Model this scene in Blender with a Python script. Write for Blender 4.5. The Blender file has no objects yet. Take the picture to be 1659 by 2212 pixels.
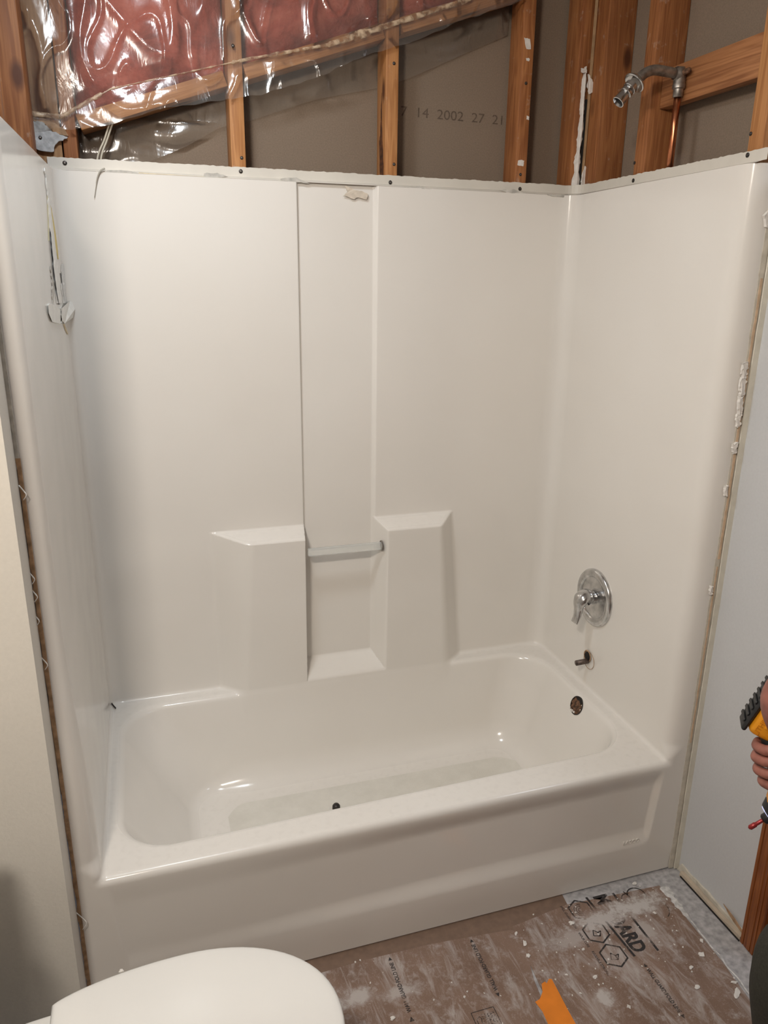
import bpy, bmesh, math, random
import numpy as np
from mathutils import Vector, Matrix, noise as mnoise

random.seed(7)
rng = np.random.default_rng(7)
S = bpy.context.scene
COL = S.collection

# ------------------------------------------------------------------ camera
F_PX, CAM = 1623.365, Vector((0.16748, -1.42196, 1.60649))
YAW, PIT, ROL = 0.311692, 0.299522, 0.012546
fw = Vector((math.sin(YAW) * math.cos(PIT), math.cos(YAW) * math.cos(PIT), -math.sin(PIT)))
r0 = Vector((math.cos(YAW), -math.sin(YAW), 0)); u0 = r0.cross(fw)
RT = r0 * math.cos(ROL) + u0 * math.sin(ROL); UP = RT.cross(fw)
cam_d = bpy.data.cameras.new('camera'); cam = bpy.data.objects.new('camera', cam_d); COL.objects.link(cam)
cam_d.sensor_fit = 'HORIZONTAL'; cam_d.sensor_width = 36.0; cam_d.lens = 36.0 * F_PX / 1659.0; cam_d.clip_start = 0.02
m = Matrix((RT, UP, -fw)).transposed().to_4x4(); m.translation = CAM
cam.matrix_world = m; S.camera = cam

# ------------------------------------------------------------------ light, world, exposure
S.view_settings.view_transform = 'Standard'; S.view_settings.look = 'None'
S.view_settings.gamma = 1.0; S.view_settings.use_curve_mapping = False
S.view_settings.exposure = 0.30
S.cycles.use_denoising = True
S.cycles.max_bounces = 10; S.cycles.diffuse_bounces = 5; S.cycles.glossy_bounces = 5; S.cycles.transparent_max_bounces = 12
S.cycles.sample_clamp_indirect = 4.0
W_ = bpy.data.worlds.new('world'); S.world = W_; W_.use_nodes = True
W_.node_tree.nodes['Background'].inputs[0].default_value = (0.75, 0.82, 1.0, 1)
W_.node_tree.nodes['Background'].inputs[1].default_value = 0.05

def area(name, loc, target, size, power, color, sy=None):
    d = bpy.data.lights.new(name, 'AREA'); d.energy = power; d.color = color
    d.shape = 'RECTANGLE'; d.size = size; d.size_y = sy or size
    o = bpy.data.objects.new(name, d); COL.objects.link(o); o.location = loc
    o.rotation_euler = (Vector(target) - Vector(loc)).to_track_quat('-Z', 'Y').to_euler()
    return o
area('vanity_light', (-0.31, -1.28, 2.27), (0.55, 0.5, 0.9), 0.34, 28.0, (1.0, 0.90, 0.79), 0.14)
area('ceiling_light', (0.16, 0.02, 2.44), (0.30, 0.05, 0.0), 0.20, 7.5, (0.88, 0.95, 1.0))
area('hall_light', (2.1, -0.9, 2.40), (2.0, -0.9, 0.0), 0.40, 5.0, (0.80, 0.88, 1.0))

# ------------------------------------------------------------------ calibrated place
WL, WR = 0.0, 1.452          # end walls of the moulded unit
DB = 0.735                   # back wall of the unit
ZR, ZT = 0.369, 1.860        # rim and top
WX = 1.526                   # right drywall face
SX, SY = 1.490, 0.760        # faces of the right and back studs

def on(px, py, ax, val):
    """point of the place seen at a photo pixel, on the plane coordinate[ax] = val"""
    d = fw * F_PX + RT * (px - 829.5) - UP * (py - 1106.0)
    t = (val - CAM[ax]) / d[ax]
    return CAM + d * t

# ------------------------------------------------------------------ helpers
def tag(o, label=None, cat=None, group=None, kind=None):
    if label: o['label'] = label
    if cat: o['category'] = cat
    if group: o['group'] = group
    if kind: o['kind'] = kind
    return o
def empty(name, loc=(0, 0, 0), **k):
    o = bpy.data.objects.new(name, None); COL.objects.link(o); o.location = loc
    o.empty_display_size = 0.05
    return tag(o, **k)
def mesh(name, V, Fc, mat, parent=None, smooth=False, loc=None, **k):
    me = bpy.data.meshes.new(name)
    me.from_pydata([tuple(v) for v in V], [], [tuple(f) for f in Fc]); me.update()
    if smooth: me.polygons.foreach_set('use_smooth', [True] * len(me.polygons))
    o = bpy.data.objects.new(name, me); COL.objects.link(o)
    if mat: me.materials.append(mat)
    if parent:
        o.parent = parent
        o.matrix_parent_inverse = Matrix.Translation(-Vector(parent.location)) if loc is None else Matrix.Identity(4)
    if loc is not None: o.location = loc
    return tag(o, **k)
def bmobj(name, bm, mat, parent=None, smooth=False, loc=None, angle=None, **k):
    me = bpy.data.meshes.new(name); bm.to_mesh(me); bm.free()
    if smooth: me.polygons.foreach_set('use_smooth', [True] * len(me.polygons))
    o = bpy.data.objects.new(name, me); COL.objects.link(o)
    if mat: me.materials.append(mat)
    if angle:
        try: me.set_sharp_from_angle(angle=angle)
        except Exception: pass
    if parent:
        o.parent = parent
        o.matrix_parent_inverse = Matrix.Translation(-Vector(parent.location)) if loc is None else Matrix.Identity(4)
    if loc is not None: o.location = loc
    return tag(o, **k)
def box_bm(lo, hi, bev=0.0, seg=2, bm=None):
    b = bm or bmesh.new()
    vs = [b.verts.new((x, y, z)) for x in (lo[0], hi[0]) for y in (lo[1], hi[1]) for z in (lo[2], hi[2])]
    for f in ((0, 1, 3, 2), (4, 6, 7, 5), (0, 4, 5, 1), (2, 3, 7, 6), (0, 2, 6, 4), (1, 5, 7, 3)):
        b.faces.new([vs[i] for i in f])
    if bev:
        es = list({e for v in vs for e in v.link_edges})
        bmesh.ops.bevel(b, geom=es, offset=bev, segments=seg, affect='EDGES', profile=0.5)
    bmesh.ops.recalc_face_normals(b, faces=b.faces)
    return b
def box(name, lo, hi, mat, parent=None, bev=0.0, **k):
    return bmobj(name, box_bm(lo, hi, bev), mat, parent, smooth=bev > 0, angle=0.6, **k)
def tube_geo(path, rad, n=16, cap=True, twist=None):
    path = [Vector(p) for p in path]; N = len(path)
    rad = rad if hasattr(rad, '__len__') else [rad] * N
    V, Fc = [], []
    t0 = (path[1] - path[0]).normalized()
    a = t0.orthogonal().normalized()
    for i, p in enumerate(path):
        t = (path[min(i + 1, N - 1)] - path[max(i - 1, 0)]).normalized()
        a = (a - t * a.dot(t)).normalized(); b = t.cross(a)
        for k in range(n):
            th = 2 * math.pi * k / n
            V.append(p + (a * math.cos(th) + b * math.sin(th)) * rad[i])
    for i in range(N - 1):
        for k in range(n):
            k2 = (k + 1) % n
            Fc.append((i * n + k, i * n + k2, (i + 1) * n + k2, (i + 1) * n + k))
    if cap:
        Fc.append(tuple(range(n))[::-1]); Fc.append(tuple((N - 1) * n + k for k in range(n)))
    return V, Fc
def tube(name, path, rad, mat, parent=None, n=16, cap=True, **k):
    V, Fc = tube_geo(path, rad, n, cap)
    return mesh(name, V, Fc, mat, parent, smooth=True, **k)
def smoothpath(pts, sub=6):
    pts = [Vector(p) for p in pts]; out = []
    for i in range(len(pts) - 1):
        p0 = pts[max(i - 1, 0)]; p1 = pts[i]; p2 = pts[i + 1]; p3 = pts[min(i + 2, len(pts) - 1)]
        for s in range(sub):
            t = s / sub
            out.append(0.5 * ((2 * p1) + (p2 - p0) * t + (2 * p0 - 5 * p1 + 4 * p2 - p3) * t * t + (3 * p1 - p0 - 3 * p2 + p3) * t ** 3))
    out.append(pts[-1]); return out
def lathe(name, prof, origin, axis, mat, parent=None, n=48, **k):
    """prof: list of (radius, distance along axis)"""
    axis = Vector(axis).normalized(); a = axis.orthogonal().normalized(); b = axis.cross(a); o = Vector(origin)
    V, Fc = [], []
    for r, h in prof:
        for q in range(n):
            th = 2 * math.pi * q / n
            V.append(o + axis * h + (a * math.cos(th) + b * math.sin(th)) * max(r, 1e-5))
    for i in range(len(prof) - 1):
        for q in range(n):
            q2 = (q + 1) % n
            Fc.append((i * n + q, i * n + q2, (i + 1) * n + q2, (i + 1) * n + q))
    ob = mesh(name, V, Fc, mat, parent, smooth=True, **k)
    try: ob.data.set_sharp_from_angle(angle=0.9)
    except Exception: pass
    return ob
def prism(name, poly, depth, mat, parent=None, axis='z', at=0.0, rough=0.0, **k):
    """flat outline given on a plane, extruded to its real thickness"""
    n = len(poly); V = []
    for h in (0, depth):
        for (a, b) in poly:
            hh = at + h + (random.uniform(-rough, rough) if h else 0)
            V.append({'z': (a, b, hh), 'y': (a, hh, b), 'x': (hh, a, b)}[axis])
    Fc = [tuple(range(n))[::-1], tuple(range(n, 2 * n))] + [(i, (i + 1) % n, n + (i + 1) % n, n + i) for i in range(n)]
    bm = bmesh.new(); vs = [bm.verts.new(v) for v in V]
    for f in Fc:
        try: bm.faces.new([vs[i] for i in f])
        except Exception: pass
    bmesh.ops.recalc_face_normals(bm, faces=bm.faces)
    return bmobj(name, bm, mat, parent, **k)
def jag(pts, amp, sub=4, closed=False):
    out = []; n = len(pts)
    for i in range(n if closed else n - 1):
        a, b = Vector(pts[i]), Vector(pts[(i + 1) % n])
        for s in range(sub):
            p = a.lerp(b, s / sub)
            if s or closed: p = p + Vector([random.uniform(-amp, amp) for _ in range(len(p))])
            out.append(tuple(p))
    if not closed: out.append(tuple(pts[-1]))
    return out

# ------------------------------------------------------------------ materials
def newmat(name):
    mt = bpy.data.materials.new(name); mt.use_nodes = True
    nt = mt.node_tree; return mt, nt, nt.nodes['Principled BSDF']
def N(nt, typ, **k):
    n = nt.nodes.new(typ)
    for a, b in k.items():
        if a in n.inputs: n.inputs[a].default_value = b
        else: setattr(n, a, b)
    return n
def ramp(nt, stops, src=None, interp='LINEAR'):
    r = nt.nodes.new('ShaderNodeValToRGB'); r.color_ramp.interpolation = interp
    e = r.color_ramp.elements
    while len(e) < len(stops): e.new(0.5)
    for el, (p, c) in zip(e, stops):
        el.position = p; el.color = (*c, 1) if hasattr(c, '__len__') else (c, c, c, 1)
    if src: nt.links.new(src, r.inputs[0])
    return r
def coords(nt, scale=(1, 1, 1), kind='Object', rand=False):
    tc = nt.nodes.new('ShaderNodeTexCoord'); mp = nt.nodes.new('ShaderNodeMapping')
    nt.links.new(tc.outputs[kind], mp.inputs[0]); mp.inputs['Scale'].default_value = scale
    if rand:
        oi = nt.nodes.new('ShaderNodeObjectInfo'); mul = N(nt, 'ShaderNodeVectorMath', operation='SCALE')
        cx = nt.nodes.new('ShaderNodeCombineXYZ')
        for i in range(3): nt.links.new(oi.outputs['Random'], cx.inputs[i])
        nt.links.new(cx.outputs[0], mul.inputs[0]); mul.inputs['Scale'].default_value = 37.0
        nt.links.new(mul.outputs[0], mp.inputs['Location'])
    return mp.outputs[0]
def bump(nt, b, h, strength, dist=0.002):
    bp = N(nt, 'ShaderNodeBump', Strength=strength, Distance=dist)
    nt.links.new(h, bp.inputs['Height']); nt.links.new(bp.outputs[0], b.inputs['Normal']); return bp
def mix(nt, fac, a, b):
    mx = nt.nodes.new('ShaderNodeMix'); mx.data_type = 'RGBA'
    for s, v in ((0, fac), (6, a), (7, b)):
        if hasattr(v, 'is_output'): nt.links.new(v, mx.inputs[s])
        else: mx.inputs[s].default_value = v if not hasattr(v, '__len__') else (*v, 1)
    return mx.outputs[2]
def simple(name, col, rough=0.5, metal=0.0, noise=0.0, scale=30, bmp=0.0, bd=0.001, **k):
    mt, nt, b = newmat(name); b.inputs['Roughness'].default_value = rough; b.inputs['Metallic'].default_value = metal
    v = coords(nt); ns = N(nt, 'ShaderNodeTexNoise', Scale=scale, Detail=6.0); nt.links.new(v, ns.inputs[0])
    d = [max(0, c * (1 - noise)) for c in col]; l = [min(1, c * (1 + noise)) for c in col]
    rp = ramp(nt, [(0.3, d), (0.7, l)], ns.outputs[0]); nt.links.new(rp.outputs[0], b.inputs['Base Color'])
    if bmp: bump(nt, b, ns.outputs[0], bmp, bd)
    for a, c in k.items(): b.inputs[a].default_value = c
    return mt

def mat_gel():
    mt, nt, b = newmat('fibreglass_gelcoat')
    v = coords(nt)
    n1 = N(nt, 'ShaderNodeTexNoise', Scale=2.2, Detail=2.0); nt.links.new(v, n1.inputs[0])
    n2 = N(nt, 'ShaderNodeTexNoise', Scale=60.0, Detail=8.0); nt.links.new(v, n2.inputs[0])
    c = ramp(nt, [(0.3, (0.765, 0.735, 0.69)), (0.7, (0.79, 0.765, 0.725))], n1.outputs[0])
    # dust and scuffs settled on the ledges and the tub floor
    geo = nt.nodes.new('ShaderNodeNewGeometry'); sp = nt.nodes.new('ShaderNodeSeparateXYZ'); nt.links.new(geo.outputs['Normal'], sp.inputs[0])
    up = ramp(nt, [(0.80, 0.0), (0.97, 1.0)], sp.outputs['Z'])
    ds = ramp(nt, [(0.50, 0.0), (0.75, 0.12)], n2.outputs[0])
    mu = N(nt, 'ShaderNodeMath', operation='MULTIPLY'); nt.links.new(up.outputs[0], mu.inputs[0]); nt.links.new(ds.outputs[0], mu.inputs[1])
    nt.links.new(mix(nt, mu.outputs[0], c.outputs[0], (0.45, 0.42, 0.38)), b.inputs['Base Color'])
    rr = ramp(nt, [(0.0, 0.15), (1.0, 0.30)], up.outputs[0]); nt.links.new(rr.outputs[0], b.inputs['Roughness'])
    b.inputs['IOR'].default_value = 1.5
    n3 = N(nt, 'ShaderNodeTexNoise', Scale=6.0, Detail=1.0); nt.links.new(v, n3.inputs[0])
    bp = bump(nt, b, n3.outputs[0], 0.10, 0.02)
    n4 = N(nt, 'ShaderNodeTexNoise', Scale=170.0, Detail=1.0); nt.links.new(v, n4.inputs[0])
    b2 = N(nt, 'ShaderNodeBump', Strength=0.05, Distance=0.0006); nt.links.new(n4.outputs[0], b2.inputs['Height']); nt.links.new(bp.outputs[0], b2.inputs['Normal'])
    nt.links.new(b2.outputs[0], b.inputs['Normal'])
    return mt

def mat_wood(name, light, dark, knot=(0.10, 0.03, 0.01), rough=0.6, grain=1.0, chalk=0.0):
    mt, nt, b = newmat(name)
    v = coords(nt, (1, 1, 1), rand=True)
    mp = nt.nodes.new('ShaderNodeMapping'); mp.inputs['Scale'].default_value = (14 * grain, 14 * grain, 0.9); nt.links.new(v, mp.inputs[0])
    n1 = N(nt, 'ShaderNodeTexNoise', Scale=1.6, Detail=3.0, Roughness=0.5, Distortion=0.6); nt.links.new(mp.outputs[0], n1.inputs[0])
    m1 = N(nt, 'ShaderNodeMath', operation='MULTIPLY'); m1.inputs[1].default_value = 55.0; nt.links.new(n1.outputs[0], m1.inputs[0])
    sn = N(nt, 'ShaderNodeMath', operation='SINE'); nt.links.new(m1.outputs[0], sn.inputs[0])
    mp2 = nt.nodes.new('ShaderNodeMapping'); mp2.inputs['Scale'].default_value = (260, 260, 7); nt.links.new(v, mp2.inputs[0])
    n2 = N(nt, 'ShaderNodeTexNoise', Scale=1.0, Detail=4.0); nt.links.new(mp2.outputs[0], n2.inputs[0])
    ad = N(nt, 'ShaderNodeMath', operation='MULTIPLY_ADD'); nt.links.new(sn.outputs[0], ad.inputs[0]); ad.inputs[1].default_value = 0.16; nt.links.new(n2.outputs[0], ad.inputs[2])
    c = ramp(nt, [(0.25, dark), (0.52, [(a + d) / 2 for a, d in zip(light, dark)]), (0.78, light)], ad.outputs[0])
    # knots
    mp3 = nt.nodes.new('ShaderNodeMapping'); mp3.inputs['Scale'].default_value = (11, 11, 5.0); nt.links.new(v, mp3.inputs[0])
    vo = N(nt, 'ShaderNodeTexVoronoi', Scale=1.0); nt.links.new(mp3.outputs[0], vo.inputs['Vector'])
    kn = ramp(nt, [(0.09, 0.95), (0.20, 0.0)], vo.outputs['Distance'])
    cc = mix(nt, kn.outputs[0], c.outputs[0], knot)
    n5 = N(nt, 'ShaderNodeTexNoise', Scale=3.0, Detail=2.0); nt.links.new(v, n5.inputs[0])
    tone = ramp(nt, [(0.3, (0.74, 0.70, 0.68)), (0.7, (1, 1, 1))], n5.outputs[0])
    mm = nt.nodes.new('ShaderNodeMix'); mm.data_type = 'RGBA'; mm.blend_type = 'MULTIPLY'; mm.inputs[0].default_value = 1.0
    nt.links.new(cc, mm.inputs[6]); nt.links.new(tone.outputs[0], mm.inputs[7]); cc = mm.outputs[2]
    if chalk:
        n6 = N(nt, 'ShaderNodeTexNoise', Scale=26.0, Detail=8.0, Roughness=0.7); nt.links.new(v, n6.inputs[0])
        ck = ramp(nt, [(0.60, 0.0), (0.72, chalk)], n6.outputs[0]); cc = mix(nt, ck.outputs[0], cc, (0.62, 0.55, 0.46))
    nt.links.new(cc, b.inputs['Base Color']); b.inputs['Roughness'].default_value = rough
    bump(nt, b, n2.outputs[0], 0.25, 0.0008)
    return mt

def mat_paper_floor():
    mt, nt, b = newmat('dusty_brown_floor_paper')
    v = coords(nt)
    n0 = N(nt, 'ShaderNodeTexNoise', Scale=9.0, Detail=4.0); nt.links.new(v, n0.inputs[0])
    base = ramp(nt, [(0.3, (0.185, 0.115, 0.082)), (0.7, (0.245, 0.160, 0.118))], n0.outputs[0])
    nf = N(nt, 'ShaderNodeTexNoise', Scale=420.0, Detail=3.0); nt.links.new(v, nf.inputs[0])
    fine = ramp(nt, [(0.58, 0.0), (0.72, 0.55)], nf.outputs[0])
    # streaked dust
    mp = nt.nodes.new('ShaderNodeMapping'); mp.inputs['Scale'].default_value = (26, 7, 1); mp.inputs['Rotation'].default_value = (0, 0, 0.7); nt.links.new(v, mp.inputs[0])
    n1 = N(nt, 'ShaderNodeTexNoise', Scale=1.0, Detail=9.0, Roughness=0.72, Distortion=0.9); nt.links.new(mp.outputs[0], n1.inputs[0])
    st = ramp(nt, [(0.49, 0.0), (0.63, 0.50), (0.80, 0.9)], n1.outputs[0])
    n2 = N(nt, 'ShaderNodeTexNoise', Scale=22.0, Detail=12.0, Roughness=0.8); nt.links.new(v, n2.inputs[0])
    pat = ramp(nt, [(0.52, 0.0), (0.66, 0.60)], n2.outputs[0])
    mx = N(nt, 'ShaderNodeMath', operation='MAXIMUM'); nt.links.new(st.outputs[0], mx.inputs[0]); nt.links.new(pat.outputs[0], mx.inputs[1])
    # heap of powder spilled near the right end of the tub
    def blob(cx, cy, rx, ry, amt):
        m2 = nt.nodes.new('ShaderNodeMapping'); m2.vector_type = 'POINT'
        m2.inputs['Location'].default_value = (-cx / rx, -cy / ry, 0); m2.inputs['Scale'].default_value = (1 / rx, 1 / ry, 0); nt.links.new(v, m2.inputs[0])
        ln = N(nt, 'ShaderNodeVectorMath', operation='LENGTH'); nt.links.new(m2.outputs[0], ln.inputs[0])
        nz = N(nt, 'ShaderNodeMath', operation='MULTIPLY_ADD'); nt.links.new(n2.outputs[0], nz.inputs[0]); nz.inputs[1].default_value = 3.4; nt.links.new(ln.outputs['Value'], nz.inputs[2])
        return ramp(nt, [(0.80, amt), (1.0, amt * 0.55), (0.999, 0.0)] if False else [(0.0, amt), (1.0, amt)], nz.outputs[0]), nz
    acc = mx.outputs[0]
    for (cx, cy, rx, ry, amt) in ((1.32, -0.085, 0.13, 0.040, 0.95), (1.22, -0.10, 0.13, 0.045, 0.80), (1.10, -0.13, 0.12, 0.035, 0.5), (1.30, -0.17, 0.05, 0.06, 0.55), (1.09, -0.30, 0.035, 0.035, 0.8), (0.53, -0.13, 0.06, 0.03, 0.7), (0.64, -0.145, 0.07, 0.025, 0.6)):
        _, nz = blob(cx, cy, rx, ry, amt)
        sb = N(nt, 'ShaderNodeMapRange'); nt.links.new(nz.outputs[0], sb.inputs['Value'])
        sb.inputs['From Min'].default_value = 2.05; sb.inputs['From Max'].default_value = 2.60; sb.inputs['To Min'].default_value = amt; sb.inputs['To Max'].default_value = 0.0
        m3 = N(nt, 'ShaderNodeMath', operation='MAXIMUM'); nt.links.new(acc, m3.inputs[0]); nt.links.new(sb.outputs[0], m3.inputs[1]); acc = m3.outputs[0]
    c1 = mix(nt, fine.outputs[0], base.outputs[0], (0.36, 0.29, 0.25))
    c2 = mix(nt, acc, c1, (0.56, 0.53, 0.51))
    nt.links.new(c2, b.inputs['Base Color']); b.inputs['Roughness'].default_value = 0.75
    bump(nt, b, n1.outputs[0], 0.2, 0.001)
    return mt

def mat_plastic():
    mt = bpy.data.materials.new('clear_plastic_film'); mt.use_nodes = True; nt = mt.node_tree
    for n in list(nt.nodes): nt.nodes.remove(n)
    out = nt.nodes.new('ShaderNodeOutputMaterial')
    tr = N(nt, 'ShaderNodeBsdfTransparent'); tr.inputs[0].default_value = (0.93, 0.92, 0.90, 1)
    gl = N(nt, 'ShaderNodeBsdfGlossy', Roughness=0.17); gl.inputs[0].default_value = (1, 1, 1, 1)
    df = N(nt, 'ShaderNodeBsdfDiffuse'); df.inputs[0].default_value = (0.75, 0.72, 0.68, 1)
    fr = N(nt, 'ShaderNodeFresnel', IOR=1.55)
    v = coords(nt); n1 = N(nt, 'ShaderNodeTexNoise', Scale=34.0, Detail=3.0, Distortion=1.2); 
    mp = nt.nodes.new('ShaderNodeMapping'); mp.inputs['Scale'].default_value = (1.0, 1.0, 0.35); nt.links.new(v, mp.inputs[0]); nt.links.new(mp.outputs[0], n1.inputs[0])
    bp = N(nt, 'ShaderNodeBump', Strength=0.28, Distance=0.005); nt.links.new(n1.outputs[0], bp.inputs['Height'])
    for s in (gl, df, fr): nt.links.new(bp.outputs[0], s.inputs['Normal'])
    fm = N(nt, 'ShaderNodeMath', operation='MULTIPLY_ADD'); nt.links.new(fr.outputs[0], fm.inputs[0]); fm.inputs[1].default_value = 1.35; fm.inputs[2].default_value = 0.0
    m1 = nt.nodes.new('ShaderNodeMixShader'); m1.inputs[0].default_value = 0.06; nt.links.new(tr.outputs[0], m1.inputs[1]); nt.links.new(df.outputs[0], m1.inputs[2])
    m2 = nt.nodes.new('ShaderNodeMixShader'); nt.links.new(fm.outputs[0], m2.inputs[0]); nt.links.new(m1.outputs[0], m2.inputs[1]); nt.links.new(gl.outputs[0], m2.inputs[2])
    nt.links.new(m2.outputs[0], out.inputs[0])
    return mt

GEL = mat_gel()
FLANGE = simple('fibreglass_flange', (0.66, 0.63, 0.57), 0.45, noise=0.05, scale=12, bmp=0.3)
WOOD = mat_wood('stud_wood_pale', (0.56, 0.275, 0.105), (0.40, 0.17, 0.055), chalk=0.25)
WOODR = mat_wood('stud_wood_orange', (0.44, 0.185, 0.065), (0.27, 0.095, 0.03), chalk=0.35)
PLY = mat_wood('pale_board_wood', (0.50, 0.30, 0.15), (0.36, 0.19, 0.085))
OAK = mat_wood('stained_casing_wood', (0.33, 0.105, 0.022), (0.19, 0.05, 0.010), rough=0.35, grain=2.0)
KRAFT = simple('gypsum_back_paper', (0.225, 0.172, 0.128), 0.9, noise=0.10, scale=260, bmp=0.15)
PAINT = simple('painted_drywall', (0.72, 0.69, 0.63), 0.55, noise=0.02, scale=160, bmp=0.35, bd=0.0012)
PAINTR = simple('painted_drywall_cool_light', (0.58, 0.59, 0.605), 0.55, noise=0.02, scale=160, bmp=0.2)  # right drywall: bluish ambient light put into the paint colour
CREAM = simple('joint_compound_cream', (0.60, 0.56, 0.48), 0.8, noise=0.15, scale=40, bmp=0.5)
TORN = simple('torn_brown_paper', (0.42, 0.27, 0.16), 0.9, noise=0.35, scale=60, bmp=0.6)
GYP = simple('gypsum_white', (0.74, 0.71, 0.67), 0.9, noise=0.1, scale=70, bmp=0.6)
DIM = simple('low_bounce_wall', (0.36, 0.31, 0.28), 0.7, noise=0.03)  # room and hall walls out of view, darkened to cut bounced light
CEIL = simple('ceiling_paint', (0.60, 0.58, 0.56), 0.8, noise=0.02)
GREYF = simple('grey_dusty_vinyl', (0.40, 0.39, 0.395), 0.7, noise=0.30, scale=60, bmp=0.3)
FPAPER = mat_paper_floor()
def mat_ink():
    mt, nt, b = newmat('worn_black_print'); v = coords(nt); b.inputs['Base Color'].default_value = (0.03, 0.026, 0.026, 1); b.inputs['Roughness'].default_value = 0.8
    n1 = N(nt, 'ShaderNodeTexNoise', Scale=22.0, Detail=10.0, Roughness=0.8); nt.links.new(v, n1.inputs[0])
    al = ramp(nt, [(0.47, 1.0), (0.62, 0.12)], n1.outputs[0]); m2 = nt.nodes.new('ShaderNodeMapping'); m2.inputs['Location'].default_value = (-1.28 / 0.17, 0.088 / 0.042, 0); m2.inputs['Scale'].default_value = (1 / 0.17, 1 / 0.042, 0); nt.links.new(v, m2.inputs[0])
    ln = N(nt, 'ShaderNodeVectorMath', operation='LENGTH'); nt.links.new(m2.outputs[0], ln.inputs[0])      # spilled powder covers the print here
    nz = N(nt, 'ShaderNodeMath', operation='MULTIPLY_ADD'); nt.links.new(n1.outputs[0], nz.inputs[0]); nz.inputs[1].default_value = 2.2; nt.links.new(ln.outputs['Value'], nz.inputs[2])
    mr = N(nt, 'ShaderNodeMapRange'); nt.links.new(nz.outputs[0], mr.inputs['Value']); mr.inputs['From Min'].default_value = 1.7; mr.inputs['From Max'].default_value = 2.2
    mu = N(nt, 'ShaderNodeMath', operation='MULTIPLY'); nt.links.new(al.outputs[0], mu.inputs[0]); nt.links.new(mr.outputs[0], mu.inputs[1])
    nt.links.new(mu.outputs[0], b.inputs['Alpha']); return mt
INK = mat_ink()
INKF = simple('faded_brown_print', (0.115, 0.085, 0.062), 0.9, noise=0.3, scale=200)
TAPE = simple('orange_tape', (0.80, 0.235, 0.015), 0.55, noise=0.12, scale=18, bmp=0.2)
PLASTIC = mat_plastic()
CERAM = simple('white_glossy_plastic', (0.78, 0.77, 0.74), 0.14, noise=0.01, scale=3)
CHINA = simple('white_vitreous_china', (0.77, 0.76, 0.73), 0.08, noise=0.01, scale=3)
CHROME = simple('dusty_chrome', (0.62, 0.62, 0.62), 0.20, 1.0, noise=0.25, scale=45, bmp=0.08)
DULL = simple('dull_corroded_metal', (0.36, 0.33, 0.30), 0.45, 0.9, noise=0.45, scale=60, bmp=0.4)
COPPER = simple('copper', (0.62, 0.24, 0.12), 0.28, 1.0, noise=0.25, scale=50, bmp=0.1)
OXID = simple('oxidised_copper', (0.13, 0.10, 0.085), 0.55, 0.6, noise=0.6, scale=90, bmp=0.4)
DARK = simple('dark_void', (0.012, 0.010, 0.009), 0.9, noise=0.3, scale=80)
RUST = simple('rusty_crud', (0.13, 0.065, 0.035), 0.8, noise=0.9, scale=110, bmp=1.0, bd=0.004)
SCREW = simple('dark_screw_metal', (0.045, 0.04, 0.038), 0.4, 0.7, noise=0.3, scale=200)
YEL = simple('yellow_tool_plastic', (0.75, 0.30, 0.012), 0.4, noise=0.05)
BLK = simple('black_rubber', (0.016, 0.016, 0.017), 0.5, noise=0.2)
TGREY = simple('tool_grey', (0.10, 0.095, 0.08), 0.45, noise=0.1)
SKIN = simple('dusty_skin', (0.30, 0.115, 0.085), 0.55, noise=0.22, scale=55, bmp=0.4)
SHIRT = simple('dark_shirt', (0.05, 0.055, 0.07), 0.9, noise=0.2, scale=200, bmp=0.3)
TROUS = simple('dark_olive_work_trousers', (0.030, 0.029, 0.021), 0.9, noise=0.25, scale=240, bmp=0.4)
HAIR = simple('brown_hair', (0.06, 0.035, 0.02), 0.6, noise=0.4, scale=200)
CAULK = simple('old_caulk', (0.60, 0.50, 0.32), 0.6, noise=0.2, scale=60, bmp=0.5)
WIRE = simple('cream_cable', (0.62, 0.58, 0.48), 0.4)

def mat_insul():
    mt, nt, b = newmat('pink_glass_wool'); v = coords(nt)
    n1 = N(nt, 'ShaderNodeTexNoise', Scale=9.0, Detail=8.0, Roughness=0.65, Distortion=0.5); nt.links.new(v, n1.inputs[0])
    c = ramp(nt, [(0.28, (0.13, 0.035, 0.03)), (0.48, (0.40, 0.095, 0.068)), (0.75, (0.60, 0.20, 0.145))], n1.outputs[0])
    nt.links.new(c.outputs[0], b.inputs['Base Color']); b.inputs['Roughness'].default_value = 0.95
    n2 = N(nt, 'ShaderNodeTexNoise', Scale=120.0, Detail=6.0); nt.links.new(v, n2.inputs[0]); bump(nt, b, n2.outputs[0], 0.7, 0.004)
    return mt
PINK = mat_insul()
def mat_acrylic():
    mt, nt, b = newmat('clear_acrylic'); b.inputs['Base Color'].default_value = (0.93, 0.95, 0.94, 1)
    b.inputs['Transmission Weight'].default_value = 0.75; b.inputs['Roughness'].default_value = 0.16; b.inputs['IOR'].default_value = 1.35
    return mt
ACRY = mat_acrylic()
def mat_led():
    mt, nt, b = newmat('led_ring'); b.inputs['Emission Color'].default_value = (0.6, 0.65, 1.0, 1); b.inputs['Emission Strength'].default_value = 0.9
    return mt
LED = mat_led()

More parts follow.
